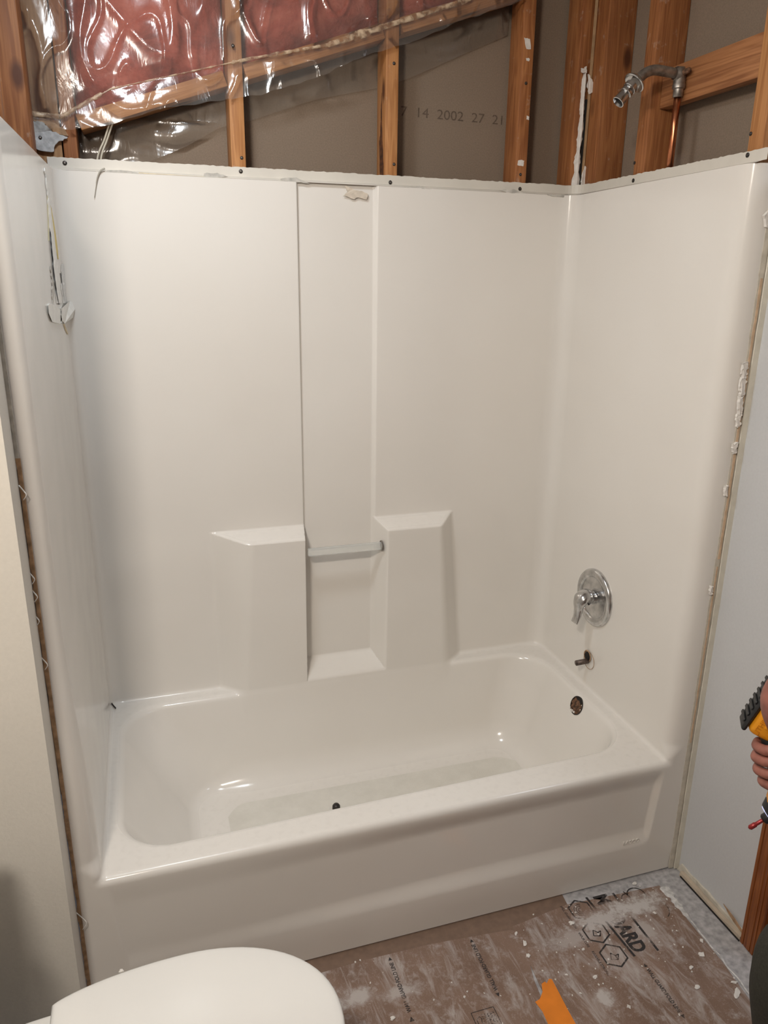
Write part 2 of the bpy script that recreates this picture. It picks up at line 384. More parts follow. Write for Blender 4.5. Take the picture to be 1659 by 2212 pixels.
# ================================================================== SETTING
def struct(name, lo, hi, mat, bev=0.0): return box(name, lo, hi, mat, bev=bev, kind='structure')
XR0, YF0, ZC = -0.36, -2.35, 2.47
struct('floor', (-0.5, -2.5, -0.05), (2.7, 0.05, 0.0), GREYF)
struct('ceiling', (-0.5, -2.5, ZC), (2.7, 1.0, ZC + 0.05), CEIL)
struct('wall_alcove_left', (-0.46, -0.085, 0), (-0.0555, 0.0, ZC), PAINT)            # stub wall left of the tub
struct('wall_left', (-0.46, YF0, 0), (XR0, -0.085, ZC), PAINT)
struct('wall_front', (-0.46, YF0 - 0.1, 0), (2.7, YF0, ZC), DIM)
struct('wall_back', (-0.20, 0.850, 0), (1.75, 0.863, ZC), KRAFT)                      # back of the next room's drywall
struct('wall_behind_left', (-0.16, 0.0, 1.80), (-0.125, 0.85, ZC), PLY)
struct('wall_behind_right', (1.580, 0.0, 1.70), (1.593, 0.85, ZC), KRAFT)
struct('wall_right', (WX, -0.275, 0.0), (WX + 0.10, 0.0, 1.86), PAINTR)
struct('wall_right_far', (WX, YF0, 0.0), (WX + 0.10, -1.16, ZC), DIM)
struct('wall_right_header', (WX, -1.16, 2.06), (WX + 0.10, -0.275, ZC), DIM)
struct('wall_hall', (2.6, -2.4, 0), (2.65, 0.0, ZC), DIM)
struct('wall_hall_side', (WX + 0.10, -0.07, 0), (2.6, 0.0, ZC), DIM)
# fluted casing around the doorway (profile across Y, rising along Z)
def casing(name, y0, sgn, z1):
    prof = [(0, 0), (0, .012), (.003, .016), (.011, .016), (.0125, .013), (.014, .016), (.034, .0175), (.0355, .0145), (.037, .0175), (.045, .018), (.0465, .015), (.048, .018), (.056, .0165), (.058, .012), (.058, 0)]
    V = [(WX - 0.001 - t, y0 + sgn * w, z) for z in (0.004, z1) for (w, t) in prof]; n = len(prof)
    Fc = [(i, (i + 1) % n, n + (i + 1) % n, n + i) for i in range(n)] + [tuple(range(n)), tuple(range(n, 2 * n))]
    bm = bmesh.new(); vs = [bm.verts.new(v) for v in V]
    for f in Fc: bm.faces.new([vs[i] for i in f])
    bmesh.ops.recalc_face_normals(bm, faces=bm.faces)
    return bmobj(name, bm, OAK, kind='structure')
casing('trim_1', -0.262, -1, 2.06); casing('trim_2', -1.11, -1, 2.06)
struct('trim_3', (WX - 0.018, -1.168, 2.06), (WX, -0.262, 2.118), OAK)
struct('trim_4', (WX + 0.0, -0.345, 0.004), (WX + 0.10, -0.3215, 2.06), OAK, 0.002)    # door jamb
struct('trim_5', (WX + 0.045, -0.358, 0.004), (WX + 0.07, -0.345, 2.06), OAK, 0.002)    # door stop

# ================================================================== MOULDED TUB UNIT (one continuous skin)
def smin(a, b, k):
    h = np.maximum(k - np.abs(a - b), 0.0) / k
    return np.minimum(a, b) - h * h * k * 0.25
def smax(a, b, k): return -smin(-a, -b, k)
def sstep(a, b, x):
    t = np.clip((x - a) / (b - a), 0, 1); return t * t * (3 - 2 * t)

ZF = 0.062
def back_y(x, z):
    base = DB + 0.013 * sstep(0.603, 0.610, x) * (1 - sstep(0.822, 0.835, x))
    Yf = 0.668 + 0.010 * np.clip((0.86 - z) / 0.5, 0, 1)
    dep = DB - Yf
    # left box
    xo = 0.330 - 0.004 * (z - 0.37)
    xi = 0.398 + 0.055 * (z - 0.37)
    PL = DB - dep * (x - xo) / (xi - xo)
    PT = DB - dep * (0.886 - z) / 0.024
    PR = DB + 0.012 - (0.6075 - x) / 0.010 * dep
    YL = smax(smax(smax(Yf, PL, .014), PT, .012), PR, .008)
    # right box
    PLr = DB + 0.012 - (x - 0.826) / 0.024 * dep
    PTr = DB - dep * (0.892 - z) / 0.024
    xo2 = 1.140 - 0.090 * (z - 0.37); xi2 = 1.072 - 0.075 * (z - 0.37)
    PRr = DB - dep * (xo2 - x) / (xo2 - xi2)
    YR = smax(smax(smax(Yf, PLr, .012), PTr, .012), PRr, .014)
    # apron of wall below the recess between the boxes
    PC = DB + 0.012 - dep * (0.428 - z) / 0.036
    YC = smax(Yf, PC, .010)
    YC = np.where((x > 0.56) & (x < 0.89), YC, 9.0)
    YB = np.minimum(np.minimum(YL, YR), YC)
    return smin(base, YB, 0.008)

def field(x, y, z):
    v = np.clip((DB - y) / DB, 0, 1.2); up = sstep(0.37, 1.0, z)
    dL = x - (-0.022 * v * up)
    dR = (WR + 0.003 - (0.003 + 0.011 * v)) - x
    by = back_y(x, z)
    dB = (by - y) * 0.93
    # basin
    t = np.clip((ZR - z) / (ZR - ZF), 0, 1.15); te = t ** 0.9
    x0 = 0.034 + 0.185 * te ** 1.1; x1 = 1.402 - 0.105 * te
    y0 = 0.076 + 0.020 * np.clip(x, 0, 1.4) + 0.050 * te; y1 = 0.683 - 0.050 * te
    rr = 0.125 - 0.02 * t
    cx, cy, hx, hy = (x0 + x1) / 2, (y0 + y1) / 2, (x1 - x0) / 2, (y1 - y0) / 2
    qx, qy = np.abs(x - cx) - hx + rr, np.abs(y - cy) - hy + rr
    sd = np.hypot(np.maximum(qx, 0), np.maximum(qy, 0)) + np.minimum(np.maximum(qx, qy), 0) - rr
    slope = 0.82 + 0.11 * sstep(0.25, 0.60, x)
    zf = ZF + 0.010 * np.clip((1.1 - x), 0, 1)
    bd = smin(-sd * slope, z - zf, 0.032 + 0.055 * sstep(0.22, 0.42, x))
    top = z - (ZR + 0.004 * sstep(0.0, 0.06, -(x - 1.46)) * 0)
    aT = smax(top, bd, 0.016)
    a = smin(smin(dL, dR, 0.055), 9 + 0 * x, 0.01)
    a = np.minimum(a, dR)
    a = smin(a, dB, 0.036 + 0.016 * sstep(0.5, 1.0, x))
    a = smin(a, aT, 0.014)
    # front: flange plane, with the recessed apron panel
    xr = 1.439 - 0.10 * (0.366 - z); xl = 0.004 + 0.115 * (0.366 - z)
    mk = sstep(xl, xl + 0.012, x) * (1 - sstep(xr - 0.018, xr, x)) * sstep(0.108, 0.160, z) * (1 - sstep(0.290, 0.352, z))
    mk = mk * (0.22 + 0.78 * sstep(0.15, 0.9, x))
    yf = 0.014 * mk + 0.004 * sstep(0.10, 0.0, z)
    kf = 0.020 + 0.030 * sstep(0.375, 0.42, z)
    hh = np.maximum(kf - np.abs(-a - (y - yf)), 0.0) / kf
    a = -(np.minimum(-a, y - yf) - hh * hh * kf * 0.25)
    return a

def build_unit():
    h = 0.0072
    xs = np.arange(-0.0535, 1.5055, h); ys = np.arange(-0.012, 0.768, h); zs = np.arange(0.001, ZT + 0.001, h)
    nx, ny, nz = len(xs), len(ys), len(zs)
    Fv = np.empty((nx, ny, nz), dtype=np.float32)
    for i0 in range(0, nx, 24):
        X, Y, Z = np.meshgrid(xs[i0:i0 + 24], ys, zs, indexing='ij'); Fv[i0:i0 + 24] = field(X, Y, Z)
    sg = Fv > 0
    c = np.zeros((nx - 1, ny - 1, nz - 1), dtype=np.uint8)
    for a in (0, 1):
        for b in (0, 1):
            for d in (0, 1):
                c += sg[a:nx - 1 + a, b:ny - 1 + b, d:nz - 1 + d]
    act = (c > 0) & (c < 8)
    idx = -np.ones(act.shape, dtype=np.int64); ii = np.argwhere(act); idx[act] = np.arange(len(ii))
    P = np.stack([xs[ii[:, 0]] + h / 2, ys[ii[:, 1]] + h / 2, zs[ii[:, 2]] + h / 2], 1).astype(np.float64)
    quads = []
    for ax in range(3):
        s1 = [slice(None)] * 3; s2 = [slice(None)] * 3
        s1[ax] = slice(0, -1); s2[ax] = slice(1, None)
        cr = sg[tuple(s1)] != sg[tuple(s2)]
        e = np.argwhere(cr); o1, o2 = [q for q in range(3) if q != ax]
        lim = [nx, ny, nz]
        ok = (e[:, o1] > 0) & (e[:, o2] > 0) & (e[:, o1] < lim[o1] - 1) & (e[:, o2] < lim[o2] - 1)
        e = e[ok]
        pos = sg[tuple(e.T)]
        def cell(d1, d2):
            q = e.copy(); q[:, o1] += d1; q[:, o2] += d2; return idx[tuple(q.T)]
        q = np.stack([cell(-1, -1), cell(0, -1), cell(0, 0), cell(-1, 0)], 1)
        flip = pos if ax != 1 else ~pos
        q[~flip] = q[~flip][:, ::-1]
        quads.append(q)
    Q = np.concatenate(quads); Q = Q[(Q >= 0).all(1)]
    def grad(P):
        e = 8e-4; x, y, z = P.T
        g = np.stack([field(x + e, y, z) - field(x - e, y, z), field(x, y + e, z) - field(x, y - e, z), field(x, y, z + e) - field(x, y, z - e)], 1) / (2 * e)
        return g
    def project(P, lim, n=4):
        P0 = P.copy()
        for _ in range(n):
            g = grad(P); v = field(*P.T); st = g * (v / np.maximum((g * g).sum(1), 0.15))[:, None]
            ln = np.linalg.norm(st, axis=1, keepdims=True); P = P - st * np.minimum(1, lim / np.maximum(ln, 1e-9))
        return P
    P = project(P, h)
    # one subdivision, re-projected
    E = np.sort(np.concatenate([Q[:, [0, 1]], Q[:, [1, 2]], Q[:, [2, 3]], Q[:, [3, 0]]]), axis=1)
    key = E[:, 0] * (len(P) + 1) + E[:, 1]; uk, inv = np.unique(key, return_inverse=True)
    Eu = np.stack([uk // (len(P) + 1), uk % (len(P) + 1)], 1); nQ = len(Q)
    mid = P[Eu].mean(1); cen = P[Q].mean(1)
    base = len(P); ei = inv.reshape(4, nQ).T + base; ci = np.arange(nQ) + base + len(mid)
    new = project(np.concatenate([mid, cen]), h / 2, 3); P = np.concatenate([P, new])
    Q2 = np.concatenate([np.stack([Q[:, k], ei[:, k], ci, ei[:, (k + 3) % 4]], 1) for k in range(4)])
    g = grad(P); Nn = g / np.maximum(np.linalg.norm(g, axis=1, keepdims=True), 1e-6)
    # orientation
    pc = P[Q2]; fn = np.cross(pc[:, 2] - pc[:, 0], pc[:, 3] - pc[:, 1]); bad = (fn * Nn[Q2[:, 0]]).sum(1) < 0
    Q2[bad] = Q2[bad][:, ::-1]
    C = P[Q2].mean(1)
    reg = np.full(len(Q2), 1)                                        # 1 back wall, 2 left end, 3 right end, 0 tub
    reg[(C[:, 0] < 0.03)] = 2; reg[(C[:, 0] > 1.425)] = 3
    reg[(C[:, 2] < ZR + 0.006) & (C[:, 0] > -0.001) & (C[:, 0] < 1.447)] = 0
    root = empty('bathtub_shower_unit', (0.73, 0.3, 0.0), label='white one-piece moulded bathtub and shower surround filling the alcove', cat='bathtub')
    for r, nm in ((0, 'tub'), (1, 'back_wall_panel'), (2, 'end_wall_panel'), (3, 'end_wall_panel')):
        q = Q2[reg == r]; u, iv = np.unique(q, return_inverse=True); q = iv.reshape(-1, 4)
        me = bpy.data.meshes.new(nm)
        me.vertices.add(len(u)); me.vertices.foreach_set('co', P[u].astype(np.float32).ravel())
        me.loops.add(q.size); me.loops.foreach_set('vertex_index', q.ravel().astype(np.int32))
        me.polygons.add(len(q)); me.polygons.foreach_set('loop_start', (np.arange(len(q)) * 4).astype(np.int32))
        me.update(calc_edges=True); me.validate()
        me.polygons.foreach_set('use_smooth', np.ones(len(me.polygons), dtype=bool))
        me.materials.append(GEL)
        try: me.normals_split_custom_set_from_vertices(Nn[u].tolist())
        except Exception as ex: print('normals', ex)
        o = bpy.data.objects.new(nm, me); COL.objects.link(o); o.parent = root
        o.matrix_parent_inverse = Matrix.Translation(-Vector(root.location))
    return root
UNIT = build_unit()

# nailing flange: three runs with a ragged cut top edge, set back onto the studs
def flange():
    V, Fc = [], []
    pts = [(x, 0.752) for x in np.arange(-0.012, 1.425, 0.008)]
    pts += [(1.43 + 0.045 * math.sin(a), 0.752 - 0.04 * (1 - math.cos(a))) for a in np.linspace(0, 1.57, 8)]
    pts += [(1.476, y) for y in np.arange(0.70, -0.002, -0.008)]
    n = len(pts)
    for i, (x, y) in enumerate(pts):
        ztop = 1.886 + random.uniform(-0.0012, 0.0012)
        inx = -0.020 if x > 1.47 else 0
        iny = -0.012 if x < 1.475 else 0
        V += [(x + inx * 1.3, y + iny * 1.3, 1.8555), (x + inx * 0.6, y + iny * 0.9, 1.8600), (x, y, 1.8625), (x, y, ztop), (x - np.sign(inx) * 0.003, y + (0.003 if iny else 0), ztop)]
    for i in range(n - 1):
        for k in range(4): Fc.append((i * 5 + k, (i + 1) * 5 + k, (i + 1) * 5 + k + 1, i * 5 + k + 1))
    return mesh('nailing_flange', V, Fc, FLANGE, UNIT, smooth=False)
fl = flange()

# clear bar across the soap recess with its end sockets
yb, zb = 0.690, 0.812
def rbar():
    bm = box_bm((0.606, yb - 0.009, zb - 0.012), (0.842, yb + 0.009, zb + 0.012), 0.005, 3)
    return bmobj('towel_bar', bm, ACRY, UNIT, smooth=True, angle=0.7, label='clear acrylic grab bar across the recess')
bar = rbar()
sock = lathe('bar_socket', [(0.0165, 0), (0.0165, -0.003), (0.0145, -0.0035), (0.0135, -0.001), (0.0, -0.001)], (0.842, yb, zb), (1, 0, 0), DULL, bar)
def hit(px, py, lift=0.0008):
    d = (fw * F_PX + RT * (px - 829.5) - UP * (py - 1106.0)).normalized(); ts = np.linspace(1.45, 3.2, 3500)
    pts = np.array(CAM)[None] + np.array(d)[None] * ts[:, None]; v = field(pts[:, 0], pts[:, 1], pts[:, 2])
    i = int(np.argmax(v < lift)); return Vector(pts[i])
# overflow opening in the end of the basin, edge of worn gelcoat and rusty fitting behind
def opening():
    o = hit(1246, 1524, 0.0); e_ = 2e-3
    ax = Vector([float(field(*[np.array([o[j] + (e_ if j == i else 0)]) for j in range(3)])[0] - field(*[np.array([o[j] - (e_ if j == i else 0)]) for j in range(3)])[0]) for i in range(3)]).normalized()
    ov = lathe('overflow_opening', [(0.0290, -0.004), (0.0295, 0.0020), (0.0270, 0.0026), (0.0262, 0.001), (0.0255, -0.003)], o, ax, SCREW, UNIT, label='round overflow hole with rusty metal behind')
    # crusty fitting
    V, Fc = [], []; n = 28; rings = 12
    a = ax.orthogonal().normalized(); b = ax.cross(a)
    for r in range(rings + 1):
        for k in range(n):
            th = 2 * math.pi * k / n; rr = 0.0262 * r / rings
            p = o + (a * math.cos(th) + b * math.sin(th)) * rr
            hgt = 0.0012 * mnoise.noise(p * 160) + 0.0012 * mnoise.noise(p * 400) + 0.001
            V.append(p + ax * hgt)
    for r in range(rings):
        for k in range(n): Fc.append((r * n + k, r * n + (k + 1) % n, (r + 1) * n + (k + 1) % n, (r + 1) * n + k))
    mesh('overflow_fitting', V, Fc, RUST, ov, smooth=True)
    up = Vector((0, 0, 1)); up = (up - ax * up.dot(ax)).normalized(); sd = ax.cross(up)
    poly = [(-.022, .020), (-.012, .0265), (.004, .027), (.018, .022), (.008, .017), (-.006, .019), (-.016, .012)]
    V = [o + sd * q[0] + up * q[1] + ax * 0.0032 for q in poly]; V += [v - ax * 0.0015 for v in V]; k = len(poly)
    mesh('gap_shadow_slot', V, [tuple(range(k))] + [(i, (i + 1) % k, k + (i + 1) % k, k + i) for i in range(k)], DARK, ov)
    for _ in range(9):
        th = random.uniform(-2.4, -0.7); r = random.uniform(0.018, 0.029)
        p = o + sd * math.cos(th) * r + up * math.sin(th) * r + ax * 0.003
        bm = bmesh.new(); bmesh.ops.create_icosphere(bm, subdivisions=1, radius=random.uniform(0.002, 0.004), matrix=Matrix.Translation(p))
        for v in bm.verts: v.co += Vector([random.uniform(-.001, .001) for _ in range(3)])
        bmobj('crust_lump', bm, GYP if random.random() < .5 else RUST, ov)
opening()
# moulded lettering low on the apron
def text_mesh(txt, size, font_bold=False, ext=0.0, sx=1.0, off=0.0, spacing=1.0):
    cu = bpy.data.curves.new('t', 'FONT'); cu.body = txt; cu.size = size; cu.extrude = ext; cu.offset = off; cu.resolution_u = 4; cu.space_character = spacing
    ob = bpy.data.objects.new('t', cu); COL.objects.link(ob)
    dg = bpy.context.evaluated_depsgraph_get(); me = bpy.data.meshes.new_from_object(ob.evaluated_get(dg))
    bpy.data.objects.remove(ob); bpy.data.curves.remove(cu)
    if sx != 1.0:
        for v in me.vertices: v.co.x *= sx
    return me
def put_text(name, txt, size, M, mat, parent, **k):
    me = text_mesh(txt, size, **k); me.transform(M); me.materials.clear(); me.materials.append(mat)
    o = bpy.data.objects.new(name, me); COL.objects.link(o)
    if parent: o.parent = parent; o.matrix_parent_inverse = Matrix.Translation(-Vector(parent.location))
    return o
MFACE = Matrix(((1, 0, 0, 0), (0, 0, -1, 0), (0, 1, 0, 0), (0, 0, 0, 1)))       # text facing -Y
pz = on(1345, 1826, 1, 0.004)
put_text('embossed_lettering', 'LASCO', 0.017, Matrix.Translation((pz.x, 0.0035, pz.z)) @ MFACE, GEL, UNIT, ext=0.0016)

# screws through the flange
def screw_parts(p, axis, r=0.0042, name='flange_screw', **k):
    p = Vector(p); axis = Vector(axis)
    t = empty(name, p, **k)
    lathe('screw_head', [(0, 0.0022), (r * 0.62, 0.0022), (r, 0.0010), (r, 0.0), (r * .3, -0.012), (0, -0.012)], p, axis, SCREW, t, n=14)
    a = axis.orthogonal().normalized(); b = axis.cross(a)
    V = []; Fc = []
    for d1, d2 in ((a, b), (b, a)):
        n0 = len(V)
        for s1, s2 in ((-1, -1), (1, -1), (1, 1), (-1, 1)): V.append(p + axis * 0.0025 + d1 * s1 * r * 0.5 + d2 * s2 * r * 0.12)
        Fc.append((n0, n0 + 1, n0 + 2, n0 + 3))
    mesh('screw_recess', V, Fc, DULL, t)
    return t
FS = [((140, 352), 'at the left end of the top flange, above the bare corner'), ((520, 370), 'in the top flange under the thin stud nearest the insulation'), ((843, 394), 'in the top flange under the middle stud'), ((1123, 408), 'in the top flange under the stud marked with white plaster')]
for (px, d) in FS:
    p = on(*px, 1, 0.7515); screw_parts((p.x, 0.7515, min(p.z, 1.880)), (0, -1, 0), 0.0052, label='black screw ' + d, cat='screw', group='screws along the surround flange')
for (px, d) in [((1368, 390), 'in the right flange below the shower arm stud'), ((1615, 335), 'in the right flange near its outer front end')]:
    p = on(*px, 0, 1.4755); screw_parts((1.4755, p.y, min(p.z, 1.880)), (-1, 0, 0), 0.0052, label='black screw ' + d, cat='screw', group='screws along the surround flange')

# ================================================================== FRAMING
def stud(x0, x1, y0, y1, z0, z1, mat, label, group='wall studs', name='wall_stud', bow=0.0):
    t = empty(name, ((x0 + x1) / 2, (y0 + y1) / 2, z0), label=label, cat='stud', group=group)
    bm = bmesh.new(); lo = Vector((x0, y0, z0)) - t.location; hi = Vector((x1, y1, z1)) - t.location
    box_bm(lo, hi, 0.0025, 2, bm)
    me_o = bmobj('lumber', bm, mat, t, smooth=True, angle=0.6, loc=(0, 0, 0))
    return t
Z0 = 1.80
ST = {}
ST[1] = stud(0.437, 0.475, SY, 0.838, Z0, ZC, WOOD, 'pale stud under the plastic sheet, left of the middle of the back wall')
ST[2] = stud(0.860, 0.897, SY, 0.838, Z0, ZC, WOOD, 'pale stud in the middle of the back wall, with a split dark left side')
ST[3] = stud(1.262, 1.300, SY, 0.838, Z0, ZC, WOODR, 'orange stud with white plaster marks on its face, right of the stamped drywall')
ST[4] = stud(1.446, 1.4885, SY, 0.838, Z0, ZC, WOODR, 'orange stud on the back wall side of the bare right corner')
ST[5] = stud(-0.042, 0.0245, SY, 0.838, Z0, ZC, PLY, 'wide pale board in the left corner behind the plastic sheet')
ST[6] = stud(0.0275, 0.0605, SY, 0.838, Z0, ZC, WOODR, 'narrow orange stud right of the wide pale corner board')
pl_ = [(0.768, 1.885), (0.775, 1.95), (0.785, 1.99), (0.790, 2.05), (0.793, 2.10), (0.799, 2.06), (0.801, 2.00), (0.812, 1.98), (0.806, 1.93), (0.800, 1.885)]
prism('split_bark_patch', jag(pl_, 0.0014, 4, True), -0.0008, simple('dark_split_wood', (0.10, 0.035, 0.012), 0.8, noise=0.8, scale=90, bmp=0.8), ST[2], axis='x', at=0.8598, rough=0.0004)
stud(-0.122, -0.033, 0.655, 0.756, Z0, ZC, WOODR, 'dark red stud at the far left of the frame above the left end wall')
stud(-0.122, -0.033, 0.20, 0.238, Z0, ZC, WOODR, 'red stud above the left end wall, seen edge-on and nearer the camera')
stud(SX, 1.579, 0.690, 0.757, Z0, ZC, WOODR, 'knotty double stud on the right wall side of the bare right corner')
stud(SX, 1.579, 0.455, 0.503, Z0, ZC, WOODR, 'orange stud behind the shower arm')
stud(SX, 1.579, 0.038, 0.083, Z0, ZC, WOOD, 'orange stud at the right edge of the photo, ending the horizontal block')
# block carrying the shower elbow
blk = empty('blocking_board', (1.545, 0.27, 2.09), label='knotty horizontal board nailed between studs behind the shower elbow', cat='board')
bm = box_bm((-0.045, -0.015, -0.182), (0.045, 0.015, 0.182), 0.002, 2)
bo = bmobj('lumber', bm, mat_wood('blocking_wood', (0.46, 0.21, 0.085), (0.26, 0.10, 0.035), grain=0.8), blk, smooth=True, angle=0.6, loc=(0, 0, 0))
blk.rotation_euler = (math.pi / 2, 0, math.pi / 2); blk.location = (1.530, 0.269, 2.088)
blk.rotation_euler = Matrix(((0, 1, 0), (0, 0, 1), (1, 0, 0))).to_euler()
# sloping boards between the studs
def slope_z(x): return 1.948 + (x - 0.06) * 0.347
def sloping(x0, x1, label):
    a = Vector((x0, 0.801, slope_z(x0) + 0.018)); b = Vector((x1, 0.801, slope_z(x1) + 0.018)); L = (b - a).length; ang = math.atan2(b.z - a.z, b.x - a.x)
    t = empty('sloping_board', (a + b) / 2, label=label, cat='board', group='sloping boards between the back studs')
    bm = box_bm((-0.0185, -0.037, -L / 2 + 0.004), (0.0185, 0.037, L / 2 - 0.004), 0.002, 2)
    bmobj('lumber', bm, WOOD, t, smooth=True, angle=0.6, loc=(0, 0, 0))
    t.rotation_euler = (0, math.pi / 2 - ang, 0)
sloping(0.064, 0.434, 'sloping board behind plastic, lowest, between the left corner and the first pale stud')
sloping(0.478, 0.857, 'sloping board behind plastic between the two pale studs')
sloping(0.900, 1.259, 'dark sloping board, highest, at the top edge of the photo')
# insulation bays
def insul(x0, x1, label):
    nx, nz = 34, 50; V, Fc = [], []
    for j in range(nz + 1):
        for i in range(nx + 1):
            u, w = i / nx, j / nz; x = x0 + (x1 - x0) * u; zb0 = slope_z(x) + 0.036; z = zb0 + (ZC - 0.005 - zb0) * w
            e = min(1, 4 * min(u, 1 - u)) ** .5 * min(1, 5 * w + .05) ** .5
            y = 0.832 - 0.052 * e - 0.016 * mnoise.noise(Vector((x * 9, z * 9, 3))) * e - 0.006 * mnoise.noise(Vector((x * 40, z * 40, 1)))
            V.append((x, max(y, 0.768), z))
    for j in range(nz):
        for i in range(nx):
            a = j * (nx + 1) + i; Fc.append((a, a + 1, a + nx + 2, a + nx + 1))
    n0 = len(V)                                                       # back face gives the batt its thickness
    for j in (0, nz):
        for i in (0, nx): x, y, z = V[j * (nx + 1) + i]; V.append((x, 0.838, z))
    Fc.append((n0, n0 + 2, n0 + 3, n0 + 1))
    return mesh('insulation_batt', V, Fc, PINK, None, smooth=True, label=label, cat='insulation', group='insulation batts')
insul(0.063, 0.435, 'pink glass wool batt in the leftmost bay behind plastic')
insul(0.477, 0.858, 'pink glass wool batt between the two pale studs behind plastic')
insul(0.899, 1.260, 'thin sliver of dark pink glass wool at the top right under the plastic')

# plastic vapour sheet in front of the studs
low = [(-0.075, 1.93), (0.0, 1.945), (0.061, 1.950), (0.12, 1.958), (0.20, 1.985), (0.258, 2.006), (0.33, 2.020), (0.432, 2.042), (0.52, 2.060), (0.60, 2.088), (0.689, 2.118), (0.78, 2.165), (0.855, 2.192), (0.95, 2.225), (1.079, 2.285), (1.16, 2.312), (1.229, 2.339), (1.262, 2.352)]
def lowz(x): return float(np.interp(x, [a for a, b in low], [b for a, b in low]))
def caulkz(x): return float(np.interp(x, [-0.06, -0.045, 0.03, 0.151, 0.483, 0.70, 0.854, 1.0, 1.077, 1.26], [1.975, 1.978, 1.975, 2.045, 2.137, 2.19, 2.247, 2.30, 2.328, 2.42]))
def ridge(v): return 1 - abs(v)
def sheet():
    nx, nz = 330, 120; V, Fc = [], []
    for j in range(nz + 1):
        for i in range(nx + 1):
            x = -0.070 + 1.325 * i / nx; w = j / nz
            zl = lowz(x) + 0.004 * mnoise.noise(Vector((x * 30, 0, 0))); z = zl + (ZC - zl) * w ** 1.15
            c = caulkz(x); d = abs(z - c)
            ang = x * 46 + mnoise.noise(Vector((x * 6, z * 5, 0))) * 5.0
            rad = math.sin(ang) * math.exp(-d / 0.05) * 0.0022                     # gathers puckered along the caulk
            p = Vector((x * 5.5 + z * 1.5, z * 3.5, 2.0))
            fold = ridge(mnoise.noise(p) * 2.2); fold = max(0, fold) ** 5 * 0.011
            fold2 = max(0, ridge(mnoise.noise(Vector((x * 13 - z * 4, z * 7 + x * 3, 7))) * 2.4)) ** 6 * 0.006
            soft = 0.008 * mnoise.noise(Vector((x * 4, z * 4, 5)))
            k = min(1, d / 0.03)
            lip = 0.010 * math.exp(-(z - zl) / 0.02)
            y = 0.7515 - k * (fold + fold2 + max(0, soft)) - rad * 0.9 - 0.003 - lip * abs(mnoise.noise(Vector((x * 9, 1, 1))))
            V.append((x, min(y, 0.7575), z))
    for j in range(nz):
        for i in range(nx):
            a = j * (nx + 1) + i; Fc.append((a, a + 1, a + nx + 2, a + nx + 1))
    return mesh('plastic_sheet', V, Fc, PLASTIC, None, smooth=True, label='clear crinkled plastic sheet stapled over the insulation with a ragged lower edge', cat='plastic sheet')
SH = sheet()
def mat_seal():
    mt, nt, b = newmat('dried_sealant'); v = coords(nt)
    n1 = N(nt, 'ShaderNodeTexNoise', Scale=55.0, Detail=5.0); nt.links.new(v, n1.inputs[0])
    c = ramp(nt, [(0.3, (0.34, 0.22, 0.14)), (0.7, (0.66, 0.53, 0.38))], n1.outputs[0]); nt.links.new(c.outputs[0], b.inputs['Base Color'])
    al = ramp(nt, [(0.38, 0.25), (0.60, 0.9)], n1.outputs[0]); nt.links.new(al.outputs[0], b.inputs['Alpha']); b.inputs['Roughness'].default_value = 0.3
    bump(nt, b, n1.outputs[0], 0.8, 0.003); return mt
SEAL = mat_seal()
# bead of old sealant pinning the sheet
def bead():
    V, Fc = [], []; n = 260
    for i in range(n + 1):
        x = -0.045 + 1.14 * i / n; z = caulkz(x)
        wd = (0.0018 if x < 0.45 else 0.0042) + 0.0022 * mnoise.noise(Vector((x * 22, 0, 3))) + 0.0018 * mnoise.noise(Vector((x * 90, 5, 3))) + (0.005 if abs(x - 0.79) < 0.02 else 0) + (0.0028 if x > 0.7 else 0) + (0.004 if x < 0.13 else 0)
        wd = max(wd, 0.0015)
        for k in range(6):
            th = math.pi * k / 5; V.append((x, 0.7475 - 0.0035 * math.sin(th), z - wd * math.cos(th)))
    for i in range(n):
        for k in range(5): Fc.append((i * 6 + k, (i + 1) * 6 + k, (i + 1) * 6 + k + 1, i * 6 + k + 1))
    return mesh('sealant_bead', V, Fc, SEAL, SH, smooth=True, label='wavy cream bead of dried sealant')
bead()
# second film behind the studs, hanging lower
def sheet2():
    lw = [(0.066, 1.870), (0.20, 1.872), (0.232, 1.898), (0.33, 1.94), (0.417, 1.990), (0.435, 1.996), (0.477, 2.005), (0.56, 2.035), (0.688, 2.080), (0.858, 2.12), (0.95, 2.15), (1.165, 2.248), (1.26, 2.29)]
    nx, nz = 240, 50; V, Fc = [], []
    for j in range(nz + 1):
        for i in range(nx + 1):
            x = 0.064 + 1.19 * i / nx; w = j / nz
            zl = float(np.interp(x, [a for a, b in lw], [b for a, b in lw])); zt = max(zl + 0.03, min(slope_z(x) + 0.01, ZC)); z = zl + (zt - zl) * w
            y = 0.8435 - 0.003 - 0.0022 * math.sin(60 * (z - 0.45 * x) + 5 * mnoise.noise(Vector((x * 6, z * 6, 0)))) 
            if x < 0.43 and z < 2.0: y -= 0.018 * max(0, math.sin((x - 0.064) / 0.366 * math.pi)) * (0.6 + mnoise.noise(Vector((x * 10, z * 22, 9))))
            V.append((x, y, z))
    for j in range(nz):
        for i in range(nx):
            a = j * (nx + 1) + i; Fc.append((a, a + 1, a + nx + 2, a + nx + 1))
    return mesh('plastic_sheet', V, Fc, PLASTIC, None, smooth=True, label='second clear plastic film sagging behind the studs against the brown drywall', cat='plastic sheet')
sheet2()
